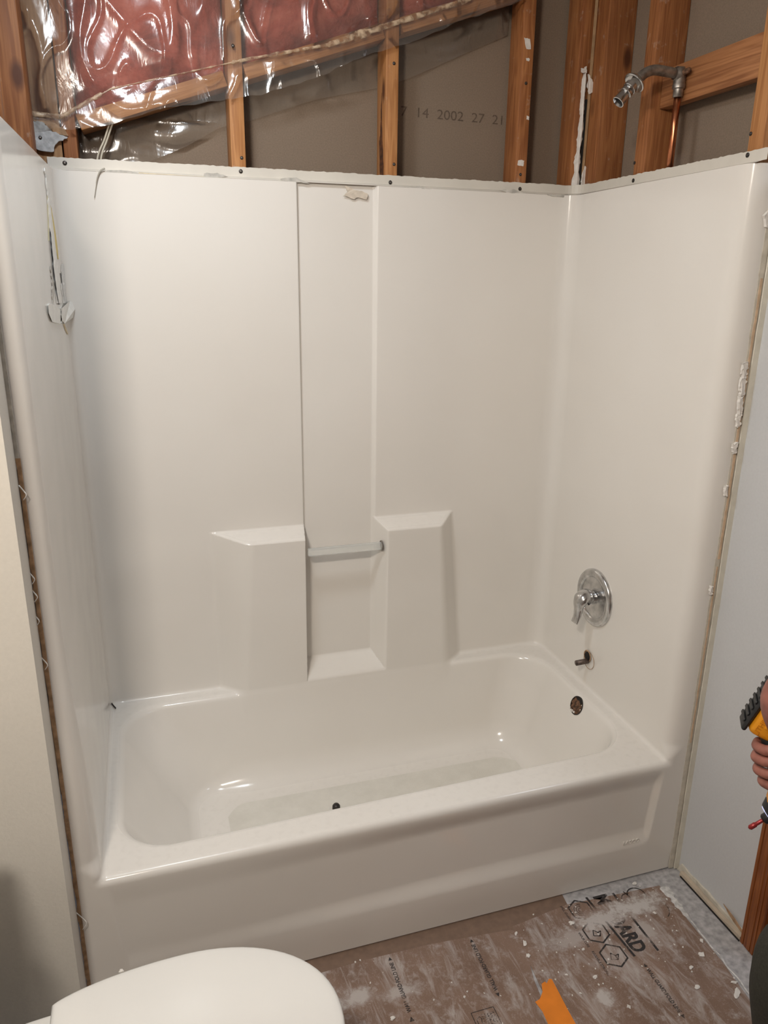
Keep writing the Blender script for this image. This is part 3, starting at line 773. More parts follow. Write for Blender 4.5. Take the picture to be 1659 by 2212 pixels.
# loose cable, two strands
cab = empty('cable', (0.13, 0.80, 1.86), label='cream two-strand cable hanging behind the surround at the left', cat='cable')
for k in (0, 1):
    a = on(240 + k * 7, 255, 1, 0.79); b = on(226 + k * 6, 300, 1, 0.79); c = on(210 + k * 8, 345, 1, 0.79)
    tube('cable_strand', smoothpath([a, b, c, c - Vector((0.005, 0, 0.08))]), 0.0024, WIRE, cab, n=8)
# torn scrap of old drywall paper held by a screw
poly = [on(x, y, 1, 0.75) for x, y in [(60, 258), (75, 262), (92, 262), (98, 270), (105, 275), (112, 284), (124, 287), (130, 292), (147, 296), (136, 303), (125, 307), (118, 315), (116, 328), (100, 327), (82, 324), (72, 315), (66, 308), (59, 297)]]
sc = prism('drywall_scrap', jag([(p.x, p.z) for p in poly], 0.0012, 3, True), 0.007, simple('scrap_grey_gypsum', (0.42, 0.43, 0.44), 0.9, noise=0.3, scale=60, bmp=0.9, bd=0.004), axis='y', at=0.7480, rough=0.001, label='torn grey scrap of drywall screwed to the left corner boards', cat='drywall scrap')
poly = [on(x, y, 1, 0.757) for x, y in [(60, 253), (78, 252), (100, 258), (118, 266), (140, 280), (148, 294), (128, 290), (112, 286), (98, 268), (74, 262)]]
pb = prism('torn_paper_layer', jag([(p.x, p.z) for p in poly], 0.0008, 3, True), 0.003, TORN, sc, axis='y', at=0.7555)
p = on(87, 297, 1, 0.747); screw_parts((p.x, 0.7475, p.z), (0, -1, 0), 0.004, label='rusty screw in the grey drywall scrap', cat='screw')
# screws left in the studs
for (px, ax, pl, d) in [((503, 99), 1, 0.744, 'in the pale stud behind plastic, above the sealant bead'), ((522, 341), 1, SY, 'near the foot of the pale stud under the plastic sheet'),
                    ((851, 137), 1, SY, 'high on the middle stud'), ((851, 355), 1, SY, 'near the foot of the middle stud'),
                    ((1136, 180), 1, SY, 'high on the plaster-marked stud'), ((1124, 377), 1, SY, 'near the foot of the plaster-marked stud'),
                    ((1371, 352), 0, SX, 'near the foot of the stud behind the shower arm'), ((1622, 289), 0, SX, 'near the foot of the stud at the right edge')]:
    p = on(*px, ax, pl); p[ax] = pl - 0.0003
    screw_parts(p, (0, -1, 0) if ax == 1 else (-1, 0, 0), 0.0042, 'stud_screw', label='small screw ' + d, cat='screw', group='screws left in the studs')

# stamp on the brown drywall
t0 = on(866, 248, 1, 0.8497); t1 = on(1085, 262, 1, 0.8497)
put = put_text('stamped_lettering', '7  14  2002  27  21', 0.036, Matrix.Translation((t0.x - 0.002, 0.8492, t0.z - 0.002)) @ Matrix.Rotation(0.012, 4, 'Y') @ MFACE, INKF, bpy.data.objects['wall_back'])
w_ = max(v.co.x for v in put.data.vertices) - min(v.co.x for v in put.data.vertices); k_ = (t1.x - t0.x) / w_
mn = min(v.co.x for v in put.data.vertices)
for v in put.data.vertices: v.co.x = mn + (v.co.x - mn) * k_
# white plaster smears on the stud
def smear(name, pts_px, ax, pl, depth, mat, amp, **k):
    P_ = [on(x, y, ax, pl) for x, y in pts_px]; o1, o2 = [q for q in range(3) if q != ax]
    return prism(name, jag([(p[o1], p[o2]) for p in P_], amp, 4, True), -depth, mat, axis='xyz'[ax], at=pl - 0.0002, rough=depth * 0.3, **k)
smear('plaster_smear', [(1132, 82), (1144, 84), (1147, 106), (1137, 107)], 1, SY, 0.0012, GYP, 0.001, label='white plaster smear high on the orange stud face', cat='plaster smear', group='plaster smears on the studs')
smear('plaster_smear', [(1136, 125), (1145, 127), (1143, 132), (1137, 131)], 1, SY, 0.001, GYP, 0.001, label='small white plaster smear below the larger one on the orange stud', cat='plaster smear', group='plaster smears on the studs')
smear('plaster_smear', [(1138, 250), (1143, 252), (1142, 259), (1137, 258)], 1, SY, 0.001, GYP, 0.0006, label='tiny white plaster dab halfway down the orange stud', cat='plaster smear', group='plaster smears on the studs')
smear('plaster_smear', [(1120, 345), (1132, 347), (1130, 360), (1118, 357)], 1, SY, 0.001, GYP, 0.0012, label='white plaster smear near the foot of the orange stud', cat='plaster smear', group='plaster smears on the studs')

# ridge of old plaster and corner bead in the right corner
rc = empty('corner_plaster_strip', (1.467, 0.752, 1.885), label='ragged white plaster and metal bead left in the bare right corner', cat='plaster strip')
V, Fc = [], []; n = 60
for i in range(n + 1):
    z = 1.886 + (2.205 - 1.886) * i / n; s = i / n
    xc = 1.4660 + 0.006 * mnoise.noise(Vector((z * 9, 1, 1))); wd = 0.0052 + 0.006 * mnoise.noise(Vector((z * 34, 4, 1))) + 0.003 * mnoise.noise(Vector((z * 110, 4, 8))) + (0.007 * (1 - s) ** 6)
    if s > 0.9: wd *= (1 - s) * 8
    wd = max(wd, 0.001)
    for (dx, dy) in ((-wd, 0.008), (-wd * .7, -0.001), (0, -0.004), (wd * .7, -0.002), (wd, 0.008)): V.append((xc + dx, 0.7510 + dy + 0.001 * mnoise.noise(Vector((z * 60, dx * 99, 1))), z))
for i in range(n):
    for k in range(4): Fc.append((i * 5 + k, (i + 1) * 5 + k, (i + 1) * 5 + k + 1, i * 5 + k + 1))
mesh('plaster_ridge', V, Fc, GYP, rc, smooth=False)
box('dark_slot', (1.4745, 0.748, 1.886), (1.4785, 0.762, 2.12), DARK, rc)
box('bead_flange', (1.4790, 0.7485, 1.886), (1.4875, 0.7505, ZC), simple('bead_tan', (0.40, 0.27, 0.15), 0.7, noise=0.2, scale=50), rc)
smear('plaster_blob', [(1255, 385), (1262, 360), (1278, 378), (1283, 392), (1268, 400), (1254, 402)], 1, 0.749, 0.005, GYP, 0.002, label='white plaster blob at the foot of the bare right corner', cat='plaster blob', group='plaster blobs in the right corner')
smear('plaster_blob', [(1270, 160), (1275, 172), (1281, 180), (1281, 200), (1272, 203), (1268, 190)], 1, 0.749, 0.005, GYP, 0.002, label='white plaster blob halfway up the bare right corner', cat='plaster blob', group='plaster blobs in the right corner')
smear('plaster_blob', [(1254, 148), (1266, 150), (1266, 158), (1256, 158)], 1, 0.7495, 0.004, GYP, 0.001, label='small tan plaster blob left of the corner ridge', cat='plaster blob', group='plaster blobs in the right corner')

# ================================================================== SHOWER ARM AND PIPE
sa = empty('shower_outlet', (1.50, 0.36, 2.10), label='dull chrome shower arm curving out and down from the bare stud wall', cat='shower arm')
ya = 0.360
tube('arm_tube', smoothpath([(1.490, ya, 2.103), (1.459, ya, 2.105), (1.425, ya, 2.106), (1.402, ya, 2.099), (1.385, ya, 2.087), (1.365, ya, 2.069), (1.352, ya, 2.053)], 8), 0.0118, DULL, sa, n=24)
ad = Vector((-0.66, 0, -0.75)).normalized(); a0 = Vector((1.369, ya, 2.073))
lathe('wall_cup', [(0.012, 0.012), (0.020, 0.010), (0.027, 0.003), (0.0275, 0.0), (0.025, -0.001), (0.019, 0.005), (0.012, 0.006)], a0, -ad, CHROME, sa, n=40)
lathe('threaded_nut', [(0.0105, 0), (0.0165, 0.001), (0.0165, 0.012), (0.0145, 0.013), (0.0145, 0.017), (0.0155, 0.018), (0.0155, 0.026), (0.0125, 0.028), (0.0145, 0.030), (0.0150, 0.052), (0.0155, 0.054), (0.0135, 0.0545), (0.0115, 0.046), (0.0, 0.044)], a0 + ad * 0.006, ad, CHROME, sa, n=32)
lathe('nozzle_opening', [(0.0120, 0), (0.0, 0.0004)], a0 + ad * 0.054, ad, DARK, sa, n=24)
el = empty('elbow_dummy') if False else None
elb = lathe('elbow_fitting', [(0.012, -0.004), (0.0165, -0.003), (0.0165, 0.010), (0.013, 0.013), (0.013, 0.016)], (1.497, ya, 2.103), (-1, 0, 0), DULL, sa, n=24)
lathe('elbow_socket', [(0.0, 0.017), (0.010, 0.015), (0.0145, 0.006), (0.0145, -0.022), (0.0155, -0.024), (0.0155, -0.032), (0.012, -0.034), (0.012, -0.050), (0.0095, -0.052)], (1.499, ya, 2.103), (0, 0, 1), DULL, sa, n=24)
lathe('elbow_ear', [(0, 0.026), (0.006, 0.024), (0.007, 0.0), (0.004, -0.01)], (1.499, ya - 0.010, 2.103), (0, -1, 0.1), RUST, sa, n=14)
tube('copper_pipe', [(1.499, ya, 2.056), (1.4995, ya, 1.98), (1.500, ya, 1.80)], 0.0085, COPPER, None, n=20, label='vertical copper pipe feeding the shower arm', cat='pipe')

# ================================================================== VALVE, SPOUT STUB
vx = 1.4450; vc = Vector((vx, 0.412, 0.680))
va = empty('shower_valve', vc, label='round chrome shower valve plate with lever handle on the right end wall', cat='valve')
ux = Vector((-1, 0, 0))
def vp(z): return vc + Vector((0, 0, z))
lathe('escutcheon', [(0.0900, -0.003), (0.0900, 0.004), (0.0875, 0.0085), (0.081, 0.0115), (0.072, 0.0120), (0.067, 0.0100), (0.064, 0.0060), (0.045, 0.0075), (0.030, 0.0090), (0.0, 0.0095)], vc, ux, CHROME, va, n=72)
lathe('valve_stem', [(0.021, 0.008), (0.021, 0.020), (0.018, 0.022), (0.018, 0.040)], vc, ux, CHROME, va, n=32)
# lever: domed hub flowing down into a curved blade
def lever():
    pth = smoothpath([vc + Vector(q) for q in ((-0.018, 0.0, 0.002), (-0.034, 0.0, 0.005), (-0.048, -0.001, 0.000), (-0.056, -0.002, -0.015), (-0.058, -0.003, -0.036), (-0.061, -0.004, -0.056), (-0.068, -0.005, -0.074))], 6)
    n = 20; V, Fc = [], []; NN = len(pth)
    for i, pnt in enumerate(pth):
        s = i / (NN - 1); t = (pth[min(i + 1, NN - 1)] - pth[max(i - 1, 0)]).normalized()
        a = Vector((0, 1, 0)); b = t.cross(a).normalized()
        ra = np.interp(s, [0, .12, .35, .6, .85, 1], [.023, .0300, .0290, .0190, .0160, .0165]); rb = np.interp(s, [0, .12, .35, .6, .9, 1], [.021, .0250, .0200, .0110, .0075, .0065])
        for k in range(n):
            th = 2 * math.pi * k / n; V.append(pnt + a * math.cos(th) * float(ra) + b * math.sin(th) * float(rb))
    for i in range(NN - 1):
        for k in range(n): Fc.append((i * n + k, i * n + (k + 1) % n, (i + 1) * n + (k + 1) % n, (i + 1) * n + k))
    Fc.append(tuple(range(n))[::-1]); Fc.append(tuple((NN - 1) * n + k for k in range(n)))
    hd = mesh('lever_handle', V, Fc, CHROME, va, smooth=True)
    lathe('set_screw', [(0.0032, 0.0), (0.0032, 0.0008), (0.0, 0.0006)], vc + Vector((-0.040, -0.0290, -0.006)), (0, -1, 0), DARK, hd, n=12)
lever()
hole = Vector((1.4435, 0.418, 0.468))
hp = empty('spout_hole', hole, label='dark round hole with a scratched ring where the tub spout was', cat='hole')
lathe('hole_void', [(0.0165, 0.0006), (0.0, 0.0009)], hole + Vector((0, 0, 0.008)), ux, DARK, hp, n=32)
lathe('hole_rim', [(0.0195, 0.0002), (0.0190, 0.0016), (0.0165, 0.0016), (0.0162, 0.0)], hole + Vector((0, 0, 0.008)), ux, TORN, hp, n=32)
lathe('scratched_ring', [(0.0290, 0.0), (0.0287, 0.0010), (0.0277, 0.0010), (0.0274, 0.0)], hole + Vector((0, -0.010, -0.002)), ux, TORN, hp, n=48)
tube('spout_pipe', [(1.4425, 0.412, 0.462), (1.43, 0.412, 0.4615), (1.400, 0.412, 0.4605)], [0.0085] * 3, OXID, None, n=24, label='short dark copper stub sticking out of the spout hole', cat='pipe')

# ================================================================== SURROUND SCARS
RESID = simple('grey_paint_residue', (0.52, 0.50, 0.46), 0.8, noise=0.25, scale=50, bmp=0.4)
def resid(pts, label, mat=RESID, depth=0.0012, amp=0.0012, ypl=0.7385, cat='paint residue', group='torn paint along the top of the surround', name='paint_residue'):
    smear(name, pts, 1, ypl, depth, mat, amp, label=label, cat=cat, group=group)
resid([(232, 367), (270, 368), (300, 374), (262, 376), (225, 372)], 'torn cream paint edge along the surround top, leftmost patch')
resid([(440, 374), (470, 374), (492, 382), (455, 386), (440, 382)], 'torn paint patch on the surround top below the pale stud behind plastic')
resid([(605, 385), (640, 384), (668, 396), (632, 394), (608, 390)], 'torn paint patch on the surround top just left of the groove')
resid([(872, 404), (905, 402), (940, 409), (900, 409)], 'torn paint sliver on the surround top right of the middle stud', ypl=0.7365)
resid([(1078, 411), (1110, 409), (1138, 419), (1100, 418)], 'torn paint patch on the surround top below the orange stud', ypl=0.7365)
resid([(1180, 420), (1225, 420), (1240, 427), (1195, 425)], 'torn paint patch on the surround top at the right corner', ypl=0.7345)
resid([(300, 373), (440, 381), (560, 390), (560, 392), (430, 385), (300, 377)], 'thin yellowed caulk line along the surround top', CAULK, 0.0008, 0.0006)
smear('hanging_paper_flake', [(745, 401), (758, 405), (768, 412), (780, 413), (795, 419), (792, 431), (774, 427), (764, 430), (741, 423), (750, 413)], 1, 0.7425, 0.0022, simple('cream_paper_flake', (0.62, 0.55, 0.46), 0.85, noise=0.12, scale=80, bmp=0.6), 0.001, label='torn cream paper flake hanging on the surround above the centre panel', cat='paper flake')
# curl of paint hanging at the left
tube('paint_curl', smoothpath([on(226, 364, 1, 0.732), on(216, 370, 1, 0.728), on(210, 385, 1, 0.728), on(207, 405, 1, 0.729), on(204, 427, 1, 0.730)]), [0.0022] * 6 + [0.0016] * 10 + [0.0010] * 8 + [0.0005], simple('paint_curl_grey', (0.42, 0.39, 0.33), 0.7), None, n=6, label='thin curl of peeled paint hanging from the top left of the back panel', cat='paint curl')
# cracked corner bead and broken clip in the left corner, laid on the moulded surface
CBM = simple('bead_white', (0.80, 0.80, 0.77), 0.4, noise=0.08, scale=60)
cb = empty('corner_bead', hit(128, 660), label='cracked corner bead peeling from the left corner above a broken clip', cat='corner bead')
def surf_strip(name, rows, mat, lift=0.0012, par=None, jit=0.0, **k):
    """rows of (pixel y, left x, right x) laid on the unit"""
    V, Fc = [], []; R_ = []
    for i in range(len(rows) - 1):
        (y0, a0, b0), (y1, a1, b1) = rows[i], rows[i + 1]; m_ = max(1, int(abs(y1 - y0) / 7))
        for q in range(m_): s = q / m_; R_.append((y0 + (y1 - y0) * s, a0 + (a1 - a0) * s, b0 + (b1 - b0) * s))
    R_.append(rows[-1])
    for (y, a, b) in R_:
        j = jit * (mnoise.noise(Vector((y * .07, a, 1))) + mnoise.noise(Vector((y * .3, a, 5))))
        for s in (0, .5, 1): V.append(hit(a + (b - a) * s + j * (1 - s), y, lift * (0.1, 1.0, 0.1)[int(s * 2)] + 0.0003))
    for i in range(len(R_) - 1):
        for q in (0, 1): Fc.append((i * 3 + q, (i + 1) * 3 + q, (i + 1) * 3 + q + 1, i * 3 + q + 1))
    return mesh(name, V, Fc, mat, par, **k)
CRK = simple('crack_grey', (0.30, 0.30, 0.30), 0.9)
surf_strip('bead_strip', [(362, 95, 99), (420, 101, 108), (520, 110, 119), (600, 117, 128), (655, 122, 134)], CBM, 0.0022, cb, 1.5)
surf_strip('crack_line', [(500, 109, 110), (580, 115, 117), (630, 121, 124), (658, 126, 130)], CRK, 0.0026, cb, 1.5)
surf_strip('crack_line', [(590, 131, 132), (625, 135, 137), (650, 138, 140)], CRK, 0.0014, cb, 1.5)
surf_strip('crack_line', [(575, 108, 110), (610, 111, 115), (655, 113, 116)], RESID, 0.0014, cb, 2.0)
surf_strip('yellow_stain_strip', [(430, 106, 108), (500, 116, 120), (530, 119, 124), (560, 125, 127)], simple('yellow_glue', (0.66, 0.52, 0.14), 0.5), 0.0010, cb)
surf_strip('yellow_stain_strip', [(380, 99, 101), (430, 102, 104), (520, 105, 107)], simple('pale_glue', (0.62, 0.55, 0.34), 0.5), 0.0010, cb)
surf_strip('grey_scab', [(570, 132, 138), (600, 133, 141), (655, 134, 144)], simple('scab_white', (0.72, 0.72, 0.71), 0.6, noise=.2, scale=300), 0.0012, cb, 3.0)
def clip(pts, c_px, mat, th=0.004):
    P_ = [hit(x, y, th) for x, y in pts]; B_ = [hit(x, y, 0.0) for x, y in pts]; n = len(P_)
    return mesh('clip_wing', P_ + B_, [tuple(range(n))] + [(i, n + i, n + (i + 1) % n, (i + 1) % n) for i in range(n)], mat, cb)
clip([(132, 667), (151, 650), (156, 653), (162, 668), (158, 686), (140, 699), (134, 692)], None, CBM, 0.004)
clip([(131, 669), (108, 655), (104, 660), (105, 676), (113, 695), (131, 700)], None, CBM, 0.003)
surf_strip('crack_line', [(672, 131, 134), (698, 131, 137)], RESID, 0.0045, cb, 2.0)
surf_strip('caulk_drip', [(700, 136, 140), (712, 140, 144), (722, 145, 148)], CAULK, 0.0015, cb)
# small curl of hair-like debris in the back left corner of the tub
tube('debris_curl', smoothpath([on(240, 1516, 2, 0.376), on(243, 1522, 2, 0.380), on(250, 1530, 2, 0.374)]), 0.0022, SCREW, None, n=6, label='dark curled sliver lying in the back left corner of the tub ledge', cat='debris')
pg = on(728, 1741, 2, 0.085); lathe('drain_stopper', [(0.0, 0.016), (0.008, 0.015), (0.0115, 0.010), (0.012, 0.0), (0.0, 0.0)], (pg.x, pg.y + 0.010, 0.0685), (0, 0, 1), SCREW, None, n=24, label='small black stopper standing on the tub floor, its top just over the rim', cat='stopper')
# non-slip area of the tub floor
def mat_nonslip():
    mt, nt, b = newmat('worn_nonslip'); v = coords(nt)
    n1 = N(nt, 'ShaderNodeTexNoise', Scale=300.0, Detail=2.0); nt.links.new(v, n1.inputs[0])
    n2 = N(nt, 'ShaderNodeTexNoise', Scale=14.0, Detail=8.0, Roughness=.7); nt.links.new(v, n2.inputs[0])
    c = ramp(nt, [(0.35, (0.66, 0.64, 0.585)), (0.65, (0.73, 0.71, 0.655))], n2.outputs[0]); nt.links.new(c.outputs[0], b.inputs['Base Color'])
    b.inputs['Roughness'].default_value = 0.5; bump(nt, b, n1.outputs[0], 0.5, 0.0006); return mt
V, Fc = [], []
NSL = mat_nonslip()
def floor_z(x, y):
    z = 0.05
    for _ in range(60):
        v = float(field(np.array([x]), np.array([y]), np.array([z]))[0]); z -= v * 0.9
        if abs(v) < 1e-5: break
    return z
nx_, ny_ = 60, 20
for j in range(ny_ + 1):
    for i in range(nx_ + 1):
        u, w = i / nx_, j / ny_; hw = 0.172 * (1 - (abs(2 * u - 1)) ** 14) ** .5 + 0.0
        x = 0.31 + 0.95 * u; y = 0.368 + (2 * w - 1) * 0.180
        if u < 0.06: y = 0.368 + (2 * w - 1) * (0.180 - 0.05 * (1 - u / 0.06) ** 2)
        if u > 0.94: y = 0.368 + (2 * w - 1) * (0.180 - 0.05 * (1 - (1 - u) / 0.06) ** 2)
        V.append((x, y, floor_z(x, y) + 0.0007))
for j in range(ny_):
    for i in range(nx_): a = j * (nx_ + 1) + i; Fc.append((a, a + 1, a + nx_ + 2, a + nx_ + 1))
mesh('nonslip_panel', V, Fc, NSL, UNIT, smooth=True, label='greyer worn non-slip area of the tub floor')

# ================================================================== WALL EDGES
def vstrip(name, x0, x1, z0, z1, y, mat, amp, **k):
    """ragged vertical strip facing -Y"""
    V, Fc = [], []; n = int((z1 - z0) / 0.008)
    for i in range(n + 1):
        z = z0 + (z1 - z0) * i / n; jx = amp * mnoise.noise(Vector((z * 25, x0 * 50, 1))) + amp * .6 * mnoise.noise(Vector((z * 90, 3, 1)))
        V += [(x0 + jx, y + 0.003, z), (x0 + jx, y, z), (x1, y - 0.0002, z), (x1, y + 0.003, z)]
    for i in range(n):
        for q in range(3): Fc.append((i * 4 + q, (i + 1) * 4 + q, (i + 1) * 4 + q + 1, i * 4 + q + 1))
    return mesh(name, V, Fc, mat, None, **k)
vstrip('trim_6', 1.497, 1.516, 0.004, 1.862, -0.0010, CREAM, 0.0022, kind='structure')          # plaster left by the removed drywall
vstrip('trim_7', 1.511, 1.527, 0.004, 1.862, -0.0065, simple('compound_white', (0.70, 0.67, 0.58), 0.8, noise=0.08, scale=30, bmp=0.4), 0.0009, kind='structure')
vstrip('torn_paint_strip', 1.5025, 1.5085, 0.95, 1.62, -0.0022, simple('bare_tan_paper', (0.60, 0.44, 0.30), 0.9, noise=0.15, scale=60), 0.0016, label='tan torn paper line down the right edge of the surround', cat='torn paper')
vstrip('torn_paint_strip', 1.5025, 1.5065, 0.42, 0.93, -0.0022, bpy.data.materials['bare_tan_paper'], 0.0016, label='tan torn paper line low on the right edge, beside the drill battery', cat='torn paper')
# thick peeled paper lumps on the right edge
for (x, y, w, h_, d) in [(1608, 800, 10, 22, 'upper peeled plaster lump on the right surround edge'), (1603, 835, 10, 26, 'second peeled plaster lump down the right surround edge'), (1598, 875, 9, 26, 'third peeled plaster lump down the right surround edge'), (1594, 908, 8, 20, 'fourth peeled plaster lump down the right surround edge'), (1586, 968, 9, 16, 'lone peeled plaster lump below the cluster on the right edge'), (1567, 1060, 5, 16, 'small peeled plaster lump at mid height of the right edge'), (1535, 1275, 6, 14, 'lowest peeled plaster lump on the right edge')]:
    c = on(x, y, 1, -0.004); s = 0.00085
    pl = [(c.x - w * s, c.z + h_ * s * .9), (c.x + w * s * .9, c.z + h_ * s), (c.x + w * s * .6, c.z), (c.x + w * s, c.z - h_ * s * .8), (c.x - w * s * .4, c.z - h_ * s), (c.x - w * s * .9, c.z - h_ * s * .2)]
    prism('plaster_lump', jag(pl, 0.0018, 4, True), -0.006, GYP, axis='y', at=-0.0012, rough=0.0035, label=d, cat='plaster lump', group='peeled plaster lumps on the right edge')
c = on(1653, 478, 1, -0.004)
prism('plaster_lump', jag([(c.x - .008, c.z + .012), (c.x + .012, c.z + .03), (c.x + .02, c.z - .02), (c.x + .002, c.z - .012)], 0.0015, 3, True), -0.006, GYP, axis='y', at=-0.0012, rough=0.003, label='topmost plaster flake on the right edge, at the border of the photo', cat='plaster lump', group='peeled plaster lumps on the right edge')
# left: torn edge between stub wall and unit
vstrip('torn_paint_strip', -0.0545, -0.0470, 0.004, 1.30, -0.0030, TORN, 0.0018, label='brown torn paper edge between the left wall and the surround', cat='torn paper')
vstrip('trim_8', -0.0556, -0.049, 1.28, 1.86, -0.0025, RESID, 0.0012, kind='structure')
for (x, y, d) in [(52, 1062, 'white paint shred near the top of the torn left edge'), (70, 1245, 'white paint shred a third of the way down the torn left edge'), (76, 1283, 'small white paint shred on the torn left edge'), (80, 1335, 'white paint shred below the middle of the torn left edge'), (98, 1430, 'white paint shred beside the tub rim height on the left'), (180, 1985, 'bent white paint shred low on the left edge above the toilet')]:
    a = on(x, y, 1, -0.006); L = 0.012 if y < 1900 else 0.02
    tube('paint_shred', smoothpath([a + Vector((-L * .6, 0, L)), a, a + Vector((L * .3, -0.004, -L * .5)), a + Vector((-L * .2, -0.004, -L * 1.2))], 3), [0.0012] * 5 + [0.0008] * 5, GYP, None, n=5, label=d, cat='paint shred', group='paint shreds on the left edge')
# torn foot of the right drywall
def foot():
    prism('trim_9', jag([(-0.004, 0.0), (-0.02, 0.030), (-0.06, 0.026), (-0.12, 0.030), (-0.18, 0.024), (-0.262, 0.028)], 0.0018, 5) + [(-0.262, 0.012), (-0.18, 0.010), (-0.10, 0.010), (-0.03, 0.004)], -0.005, CREAM, axis='x', at=WX - 0.0005, rough=0.001, kind='structure')
    prism('trim_10', jag([(-0.03, 0.0155), (-0.09, 0.016), (-0.16, 0.014), (-0.262, 0.016)], 0.0012, 5) + [(-0.262, 0.0045), (-0.12, 0.004), (-0.03, 0.002)], -0.010, simple('beige_board_edge', (0.50, 0.42, 0.33), .9, noise=.15), axis='x', at=WX - 0.0060, rough=0.001, kind='structure')
    prism('torn_paint_strip', jag([(-0.185, 0.046), (-0.215, 0.042), (-0.255, 0.030), (-0.258, 0.020), (-0.225, 0.026), (-0.20, 0.036)], 0.001, 3, True), -0.0012, TORN, axis='x', at=WX - 0.0056, label='brown torn paper patch at the foot of the right drywall by the casing', cat='torn paper')
    box('floor_gap', (WX - 0.0175, -0.262, 0.0006), (WX - 0.0165, -0.035, 0.006), DARK, None, label='dark gap under the torn foot of the right drywall', cat='gap')
foot()

# ================================================================== FLOOR COVERING
def plate(name, poly, z0, th, mat, **k): return prism(name, poly, th, mat, axis='z', at=z0, **k)
psR = plate('floor_paper', jag([(1.432, -0.045), (1.425, -0.30), (1.412, -0.42), (1.42, -1.4), (0.90, -1.4), (0.95, -0.33), (0.966, -0.15), (0.975, -0.050), (1.15, -0.028)], 0.0005, 5, True), 0.0005, 0.0010, FPAPER, label='brown printed protection paper at the right, under the large bold lettering', cat='floor paper', group='floor protection paper')
psL = plate('floor_paper', [(0.30, -0.045), (0.57, -0.036), (0.751, -0.040), (0.93, -0.056), (0.965, -0.060), (0.9745, -0.068), (0.974, -0.085), (0.966, -0.16), (0.953, -0.205), (0.940, -0.30), (0.90, -1.4), (-0.05, -1.4), (-0.05, -0.08)], 0.0019, 0.0010, FPAPER, label='brown printed protection paper at the left with the boxed stamp, overlapping the other sheet', cat='floor paper', group='floor protection paper')
plate('floor_paper', [(0.10, 0.012), (1.155, 0.008), (1.15, -0.034), (0.97, -0.066), (0.10, -0.060)], 0.00045, 0.0009, simple('plain_brown_paper', (0.185, 0.120, 0.085), .8, noise=.12, scale=50), label='narrow plain brown paper strip tucked along the apron', cat='floor paper', group='floor protection paper')
ZP = 0.00165; ZPL = 0.00305
ROT_UP = Matrix.Rotation(math.pi / 2, 4, 'Z'); ROT_DN = Matrix.Rotation(-math.pi / 2, 4, 'Z')
def fit(o, axis, a, b):
    cs = [v.co[axis] for v in o.data.vertices]; lo, hi = min(cs), max(cs); s = (b - a) / (hi - lo)
    for v in o.data.vertices: v.co[axis] = a + (v.co[axis] - lo) * s
def tri(name, p, sz, dirn, z, par):
    V = [(p[0] - sz, p[1], z), (p[0] + sz, p[1], z), (p[0], p[1] + dirn * sz * 2.0, z)]
    return mesh(name, V, [(0, 1, 2) if dirn > 0 else (0, 2, 1)], INK, par)
T = put_text('printed_fold_line', 'WALL GUARD\u00b7FOLD LINE', 0.014, Matrix.Translation((0.858, -0.215, ZPL)) @ ROT_UP, INK, psL, off=0.0004); fit(T, 1, -0.208, -0.072)
tri('printed_arrow', (0.854, -0.066), 0.005, 1, ZPL, psL); tri('printed_arrow', (0.852, -0.214), 0.005, -1, ZPL, psL)
T = put_text('printed_fold_line', 'WALL GUARD\u00b7FOLD LINE', 0.014, Matrix.Translation((0.643, -0.2, ZPL)) @ ROT_UP, INK, psL, off=0.0004); fit(T, 1, -0.200, -0.062)
tri('printed_arrow', (0.639, -0.056), 0.005, 1, ZPL, psL); tri('printed_arrow', (0.637, -0.222), 0.006, 1, ZPL, psL)
T = put_text('printed_fold_line', 'WALL GUARD/FOLD LINE', 0.014, Matrix.Translation((1.230, -0.26, ZP)) @ ROT_DN, INK, psR, off=0.0004); fit(T, 1, -0.382, -0.262)
tri('printed_arrow', (1.235, -0.256), 0.005, 1, ZP, psR); tri('printed_arrow', (1.235, -0.388), 0.005, -1, ZP, psR)
def line(name, a, b, w, z, par):
    a = Vector((*a, 0)); b = Vector((*b, 0)); n = (b - a).normalized().cross(Vector((0, 0, 1))) * w / 2
    return mesh(name, [(*(a - n).xy, z), (*(a + n).xy, z), (*(b + n).xy, z), (*(b - n).xy, z)], [(0, 1, 2, 3)], INK, par)
line('printed_bar', (1.2125, -0.022), (1.226, -0.222), 0.0065, ZP, psR); line('printed_bar', (1.291, -0.030), (1.293, -0.225), 0.0065, ZP, psR)
T = put_text('printed_bold_word', 'M BOARD', 0.056, Matrix.Translation((1.232, -0.02, ZP)) @ ROT_DN, INK, psR, off=0.0022); fit(T, 1, -0.214, -0.026)
def hexa(cx, cy, r, w, par, z):
    V, Fc = [], []
    for i in range(6):
        th = math.pi / 6 + i * math.pi / 3
        V += [(cx + (r - w) * math.cos(th), cy + (r - w) * math.sin(th) , z), (cx + r * math.cos(th), cy + r * math.sin(th), z)]
    for i in range(6): j = (i + 1) % 6; Fc.append((2 * i, 2 * j, 2 * j + 1, 2 * i + 1))
    return mesh('printed_hexagon', V, Fc, INK, par)
